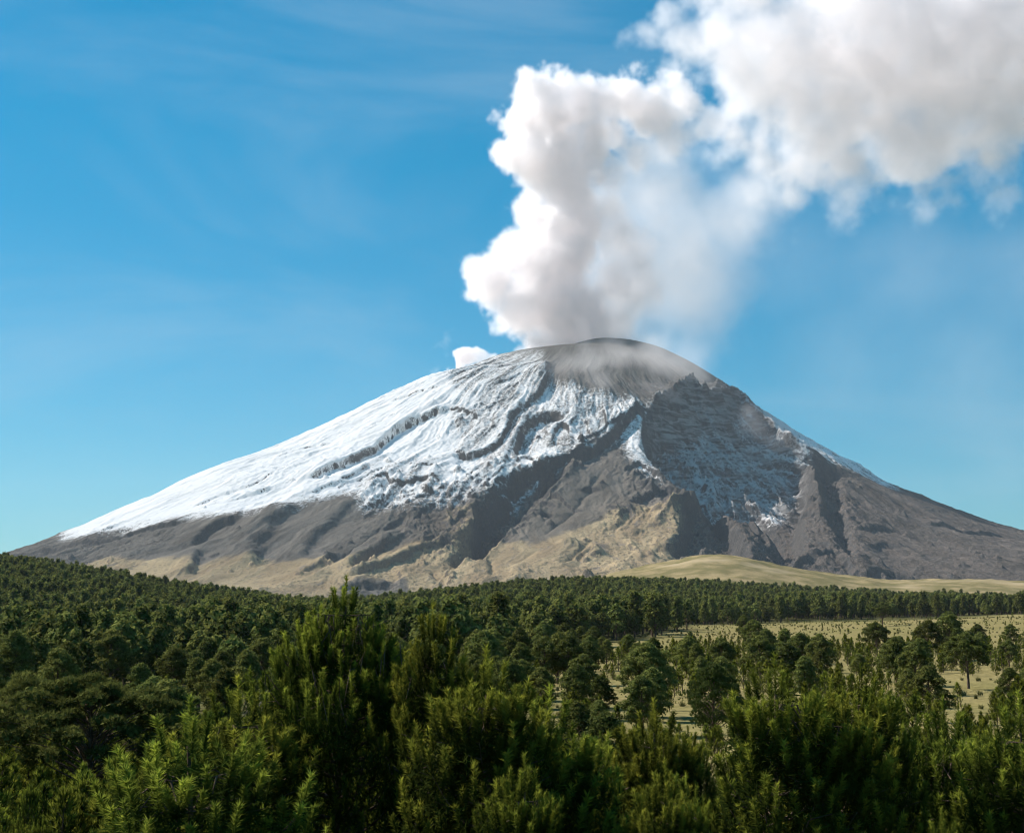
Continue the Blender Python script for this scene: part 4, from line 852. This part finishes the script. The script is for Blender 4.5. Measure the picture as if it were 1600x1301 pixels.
# ---------------------------------------------------------------- smoke plume: a density grid computed by geometry nodes
def smoke_volume(name, lo, hi, res, dense, veil, aniso, seed, dens=0.03, vdens=0.0016, amp=70.0):
    g = bpy.data.node_groups.new(name + '_field', 'GeometryNodeTree')
    g.interface.new_socket('Geometry', in_out='INPUT', socket_type='NodeSocketGeometry')
    g.interface.new_socket('Geometry', in_out='OUTPUT', socket_type='NodeSocketGeometry')
    N, Lk = g.nodes, g.links
    def put(sock, v):
        if isinstance(v, bpy.types.NodeSocket): Lk.new(v, sock)
        else: sock.default_value = v
    def M_(op, a, b=None, c=None, clamp=False):
        n = N.new('ShaderNodeMath'); n.operation = op; n.use_clamp = clamp
        for i, v in enumerate((a, b, c)):
            if v is not None: put(n.inputs[i], v)
        return n.outputs[0]
    def V_(op, a, b=None, s=None):
        n = N.new('ShaderNodeVectorMath'); n.operation = op; put(n.inputs[0], a)
        if b is not None: put(n.inputs[1], b)
        if s is not None: put(n.inputs['Scale'], s)
        return n.outputs['Value'] if op in ('DISTANCE', 'LENGTH', 'DOT_PRODUCT') else n.outputs[0]
    def noise(vec, scale, detail, rough, color=False, lac=2.0):
        n = N.new('ShaderNodeTexNoise'); put(n.inputs['Vector'], vec); n.inputs['Scale'].default_value = scale
        n.inputs['Detail'].default_value = detail; n.inputs['Roughness'].default_value = rough
        return n.outputs[1] if color else n.outputs[0]
    def ramp(x, a, b, o0=0.0, o1=1.0):
        n = N.new('ShaderNodeMapRange'); n.interpolation_type = 'SMOOTHSTEP'; Lk.new(x, n.inputs[0])
        n.inputs[1].default_value = a; n.inputs[2].default_value = b; n.inputs[3].default_value = o0; n.inputs[4].default_value = o1
        return n.outputs[0]
    pos = V_('ADD', N.new('GeometryNodeInputPosition').outputs[0], (seed * 911.0, 0, seed * 77.0))
    pos0 = N.new('GeometryNodeInputPosition').outputs[0]
    warp = V_('SCALE', V_('SUBTRACT', noise(pos, 1 / 420.0, 2, 0.5, True), (0.5, 0.5, 0.5)), s=150.0)
    pw = V_('ADD', pos0, warp)
    def field(blobs, k):
        s = None
        for (u, v, r, y, sq) in blobs:
            c = at(u, v, y); R = r * y / F
            d = V_('DISTANCE', V_('MULTIPLY', pw, (1, sq, 1)), (c.x, c.y * sq, c.z))
            d = M_('SUBTRACT', d, R)
            s = d if s is None else M_('SMOOTH_MIN', s, d, k)
        return s
    # puffs: cells give round billows, fine noise frays them
    def vor(scale, sm):
        n = N.new('ShaderNodeTexVoronoi'); n.feature = 'F1'; put(n.inputs['Vector'], V_('ADD', pos, V_('SCALE', V_('SUBTRACT', noise(pos, scale * 2.2, 2, 0.6, True), (0.5, 0.5, 0.5)), s=0.45 / scale)))
        n.inputs['Scale'].default_value = scale
        n.inputs['Detail'].default_value = 0.0
        return n.outputs['Distance']
    v1 = vor(1 / 190.0, 0.35); v2 = vor(1 / 82.0, 0.3); v3 = vor(1 / 34.0, 0.25)
    fine = noise(pos, 1 / 60.0, 6, 0.68)
    disp = M_('ADD', M_('MULTIPLY', M_('SUBTRACT', v1, 0.42), amp * 1.5), M_('MULTIPLY', M_('SUBTRACT', v2, 0.42), amp * 0.75))
    disp = M_('ADD', disp, M_('ADD', M_('MULTIPLY', M_('SUBTRACT', v3, 0.4), amp * 0.5), M_('MULTIPLY', M_('SUBTRACT', fine, 0.5), amp * 1.15)))
    tot = None
    for blobs, soft, dd, er in dense:
        sd = M_('ADD', field(blobs, 45.0), M_('MULTIPLY', disp, er))
        d = M_('MULTIPLY', M_('MULTIPLY', ramp(sd, 0.0, -soft), dd), ramp(noise(pos, 1 / 170.0, 4, 0.6), 0.32, 0.66, 0.35, 1.35))
        tot = d if tot is None else M_('MAXIMUM', tot, d)
    if veil:
        wn = noise(pos, 1 / 330.0, 5, 0.6); 
        for blobs, soft, dd, thr in veil:
            sd = M_('ADD', field(blobs, 120.0), M_('MULTIPLY', M_('SUBTRACT', wn, 0.5), 820.0))
            d = M_('MULTIPLY', M_('MULTIPLY', ramp(sd, 40.0, -soft), dd), ramp(wn, thr - 0.16, thr + 0.2, 0.25, 1.0))
            tot = d if tot is None else M_('ADD', tot, d)
    vc = N.new('GeometryNodeVolumeCube'); Lk.new(M_('MULTIPLY', tot, 100.0), vc.inputs['Density']); vc.inputs['Background'].default_value = 0.0
    vc.inputs['Min'].default_value = lo; vc.inputs['Max'].default_value = hi
    for i, a in enumerate('XYZ'): vc.inputs['Resolution ' + a].default_value = max(8, int((hi[i] - lo[i]) / res[i]))
    mat = NT(name); 
    pv = mat.n('ShaderNodeVolumePrincipled'); pv.inputs['Color'].default_value = (0.952, 0.932, 0.930, 1)
    pv.inputs['Density Attribute'].default_value = 'density'; pv.inputs['Density'].default_value = 0.01; pv.inputs['Anisotropy'].default_value = aniso or 0.15
    mat.t.links.new(pv.outputs[0], mat.out.inputs['Volume'])
    sm = N.new('GeometryNodeSetMaterial'); sm.inputs['Material'].default_value = mat.m
    Lk.new(vc.outputs[0], sm.inputs[0]); go = N.new('NodeGroupOutput'); Lk.new(sm.outputs[0], go.inputs[0])
    vd = bpy.data.volumes.new(name); o = bpy.data.objects.new(name, vd); COL.objects.link(o); vd.materials.append(mat.m)
    md = o.modifiers.new('field', 'NODES'); md.node_group = g
    return o
Yc = 7050
def B(l, y=Yc, sq=1.25): return [(u, v, r, y + dy, sq) for (u, v, r, *q) in l for dy in [q[0] if q else 0]]
column = B([(900,562,56),(850,545,54),(945,556,56),(985,558,40),(895,505,78),(815,505,42),(850,455,82),(775,440,56),(748,428,36),(810,400,62),(870,400,74),(885,345,70),(842,335,56),(885,290,68),(850,290,50),(865,245,70),(820,232,58),(915,255,56),
            (785,235,38),(815,195,52),(860,175,62),(835,145,46),(880,148,48),(915,160,50),(950,168,52),(985,155,56),(1020,158,56),(915,205,56),(1055,155,50),(1000,185,50),(960,205,46),(1045,125,34)], sq=0.95)
cloud = B([(1010,62,40,60),(975,66,24,60),(958,74,15,60),(1195,200,60,130),(1150,165,50,110),(1230,150,60,130),(1045,30,48,60),(1090,70,72,80),(1150,60,90,120),(1180,130,84,120),(1100,130,44,100),(1240,80,120,200),(1290,170,110,200),(1260,240,82,160),(1320,255,76,160),
           (1390,90,150,260),(1420,210,110,260),(1500,60,150,300),(1520,170,110,300),(1600,60,150,320),(1620,180,80,320),(1700,90,150,320),(1350,-20,120,200),(1180,-10,80,120),(1100,0,50,120),(1240,310,46,160),(1070,165,50,70),(1115,195,56,80),(1150,215,60,100),(1190,250,56,120),(1050,110,40,60),(1560,250,60,300),(1440,300,40,260)])
wispy = B([(1225,325,60,160),(1320,320,60,200),(1440,310,60,260),(1560,300,60,300),(1180,300,50,140),(1100,240,46,90),(1330,300,70,200),(1200,300,66,160),(1130,230,60,120),(1080,190,46,80),(1480,290,60,260),(1180,350,46,160)])
veil1 = B([(960,300,70),(990,380,80),(970,460,90),(1050,320,80),(1080,420,90),(1140,350,70),(1050,240,60),(1010,520,50),(1100,480,60),(1180,300,60)])
veil2 = B([(1250,400,150,100),(1430,420,170,200),(1620,420,170,200),(1320,560,150,150),(1520,570,170,200),(1680,600,150,200),(1560,700,110,200)])
lee = [(u, v, r, hit(u, v)[1] - off, 1.0) for u, v, r, off in [(890,585,26,60),(925,575,36,70),(965,568,46,80),(1010,565,52,90),(1055,575,48,90),(1095,590,36,80),(1130,612,26,70),(1160,640,22,70),(1190,668,18,60),(1225,690,14,50),(880,610,20,60),(935,600,30,60),(1000,600,30,60)]]
RES = 1.0
skirt = B([(950,500,74),(975,440,84),(975,380,76),(960,330,66),(945,270,60),(990,235,62),(1050,215,56),(1000,540,50),(1090,200,46),(960,300,50)])
veil1 = B([(u - 15, v, r * 1.35, 60) for (u, v, r, *_) in [(960,300,70),(990,380,80),(970,460,90),(1050,320,80),(1080,420,90),(1140,350,70),(1050,240,60),(1010,520,50),(1100,480,60),(1180,300,60)]], sq=0.8)
lo = (at(655, 500, 6800).x, 6700, at(800, 590, 6700).z); hi = (at(1150, 300, 7550).x, 7560, at(800, 85, 7500).z)
def R3(*a): return tuple(q * RES for q in a)
plume = smoke_volume('smoke_column', lo, hi, R3(7.8, 10, 7.8), [(column, 70, 0.0145, 1.15), (skirt, 190, 0.0095, 1.6)], None, 0.35, 3)
tag(plume, 'dense white smoke column rising and leaning from the crater', 'smoke', kind='stuff')
lo = (at(850, 500, 7500).x, 6850, at(800, 760, 7000).z); hi = (at(1660, 300, 7900).x, 8000, at(800, -40, 8000).z)
bank = smoke_volume('smoke_bank', lo, hi, R3(12, 16, 12), [(cloud, 120, 0.0062, 1.25), (wispy, 230, 0.0042, 1.8)], [(veil1, 340, 0.0040, 0.44), (veil2, 520, 0.00032, 0.40)], 0.45, 4)
tag(bank, 'broad white smoke bank blown away to the side high above the volcano', 'smoke', kind='stuff')
lo = (at(850, 500, 6000).x, 5500, at(800, 730, 6000).z); hi = (at(1270, 300, 6600).x, 6500, at(800, 500, 6500).z)
lees = smoke_volume('ash_veil', lo, hi, R3(12, 14, 9), [], [(lee, 110, 0.0036, 0.48)], None, 6)
tag(lees, 'thin grey ash veil sinking over the dark summit dome', 'smoke', kind='stuff')
puff = smoke_volume('steam_puff', (at(640, 500, 7000).x, 6950, at(800, 610, 7000).z), (at(800, 500, 7300).x, 7330, at(800, 525, 7300).z), R3(6, 7, 6),
                    [(B([(732,558,19,60),(748,552,15,60),(722,552,12,60),(718,572,12,60),(768,555,9,60),(760,566,13,60),(700,580,7,60)]), 14, 0.045, 0.30)], [(B([(700,578,14,60),(682,583,9,60)]), 50, 0.008, 0.45)], None, 5)
tag(puff, 'small round white steam puff behind the snowy shoulder of the crater', 'smoke', kind='stuff')
# ---------------------------------------------------------------- air between the camera and the mountain
HZ = NT('haze_air'); pv = HZ.n('ShaderNodeVolumePrincipled'); pv.inputs['Color'].default_value = (0.78, 0.88, 1.0, 1); pv.inputs['Density'].default_value = 0.000014; pv.inputs['Anisotropy'].default_value = 0.0
HZ.t.links.new(pv.outputs[0], HZ.out.inputs['Volume'])
hx, hy0, hy1, hz0, hz1 = 16000, -900, 15500, -620, 1540
hv = [(sx * hx, y, z) for z in (hz0, hz1) for y in (hy0, hy1) for sx in (-1, 1)]
hb = link('haze', mesh_from('haze', hv, [(0, 2, 3, 1), (4, 5, 7, 6), (0, 1, 5, 4), (2, 6, 7, 3), (0, 4, 6, 2), (1, 3, 7, 5)], HZ.m, False)); tag(hb, 'thin blue air softening the far volcano', 'haze', kind='stuff')
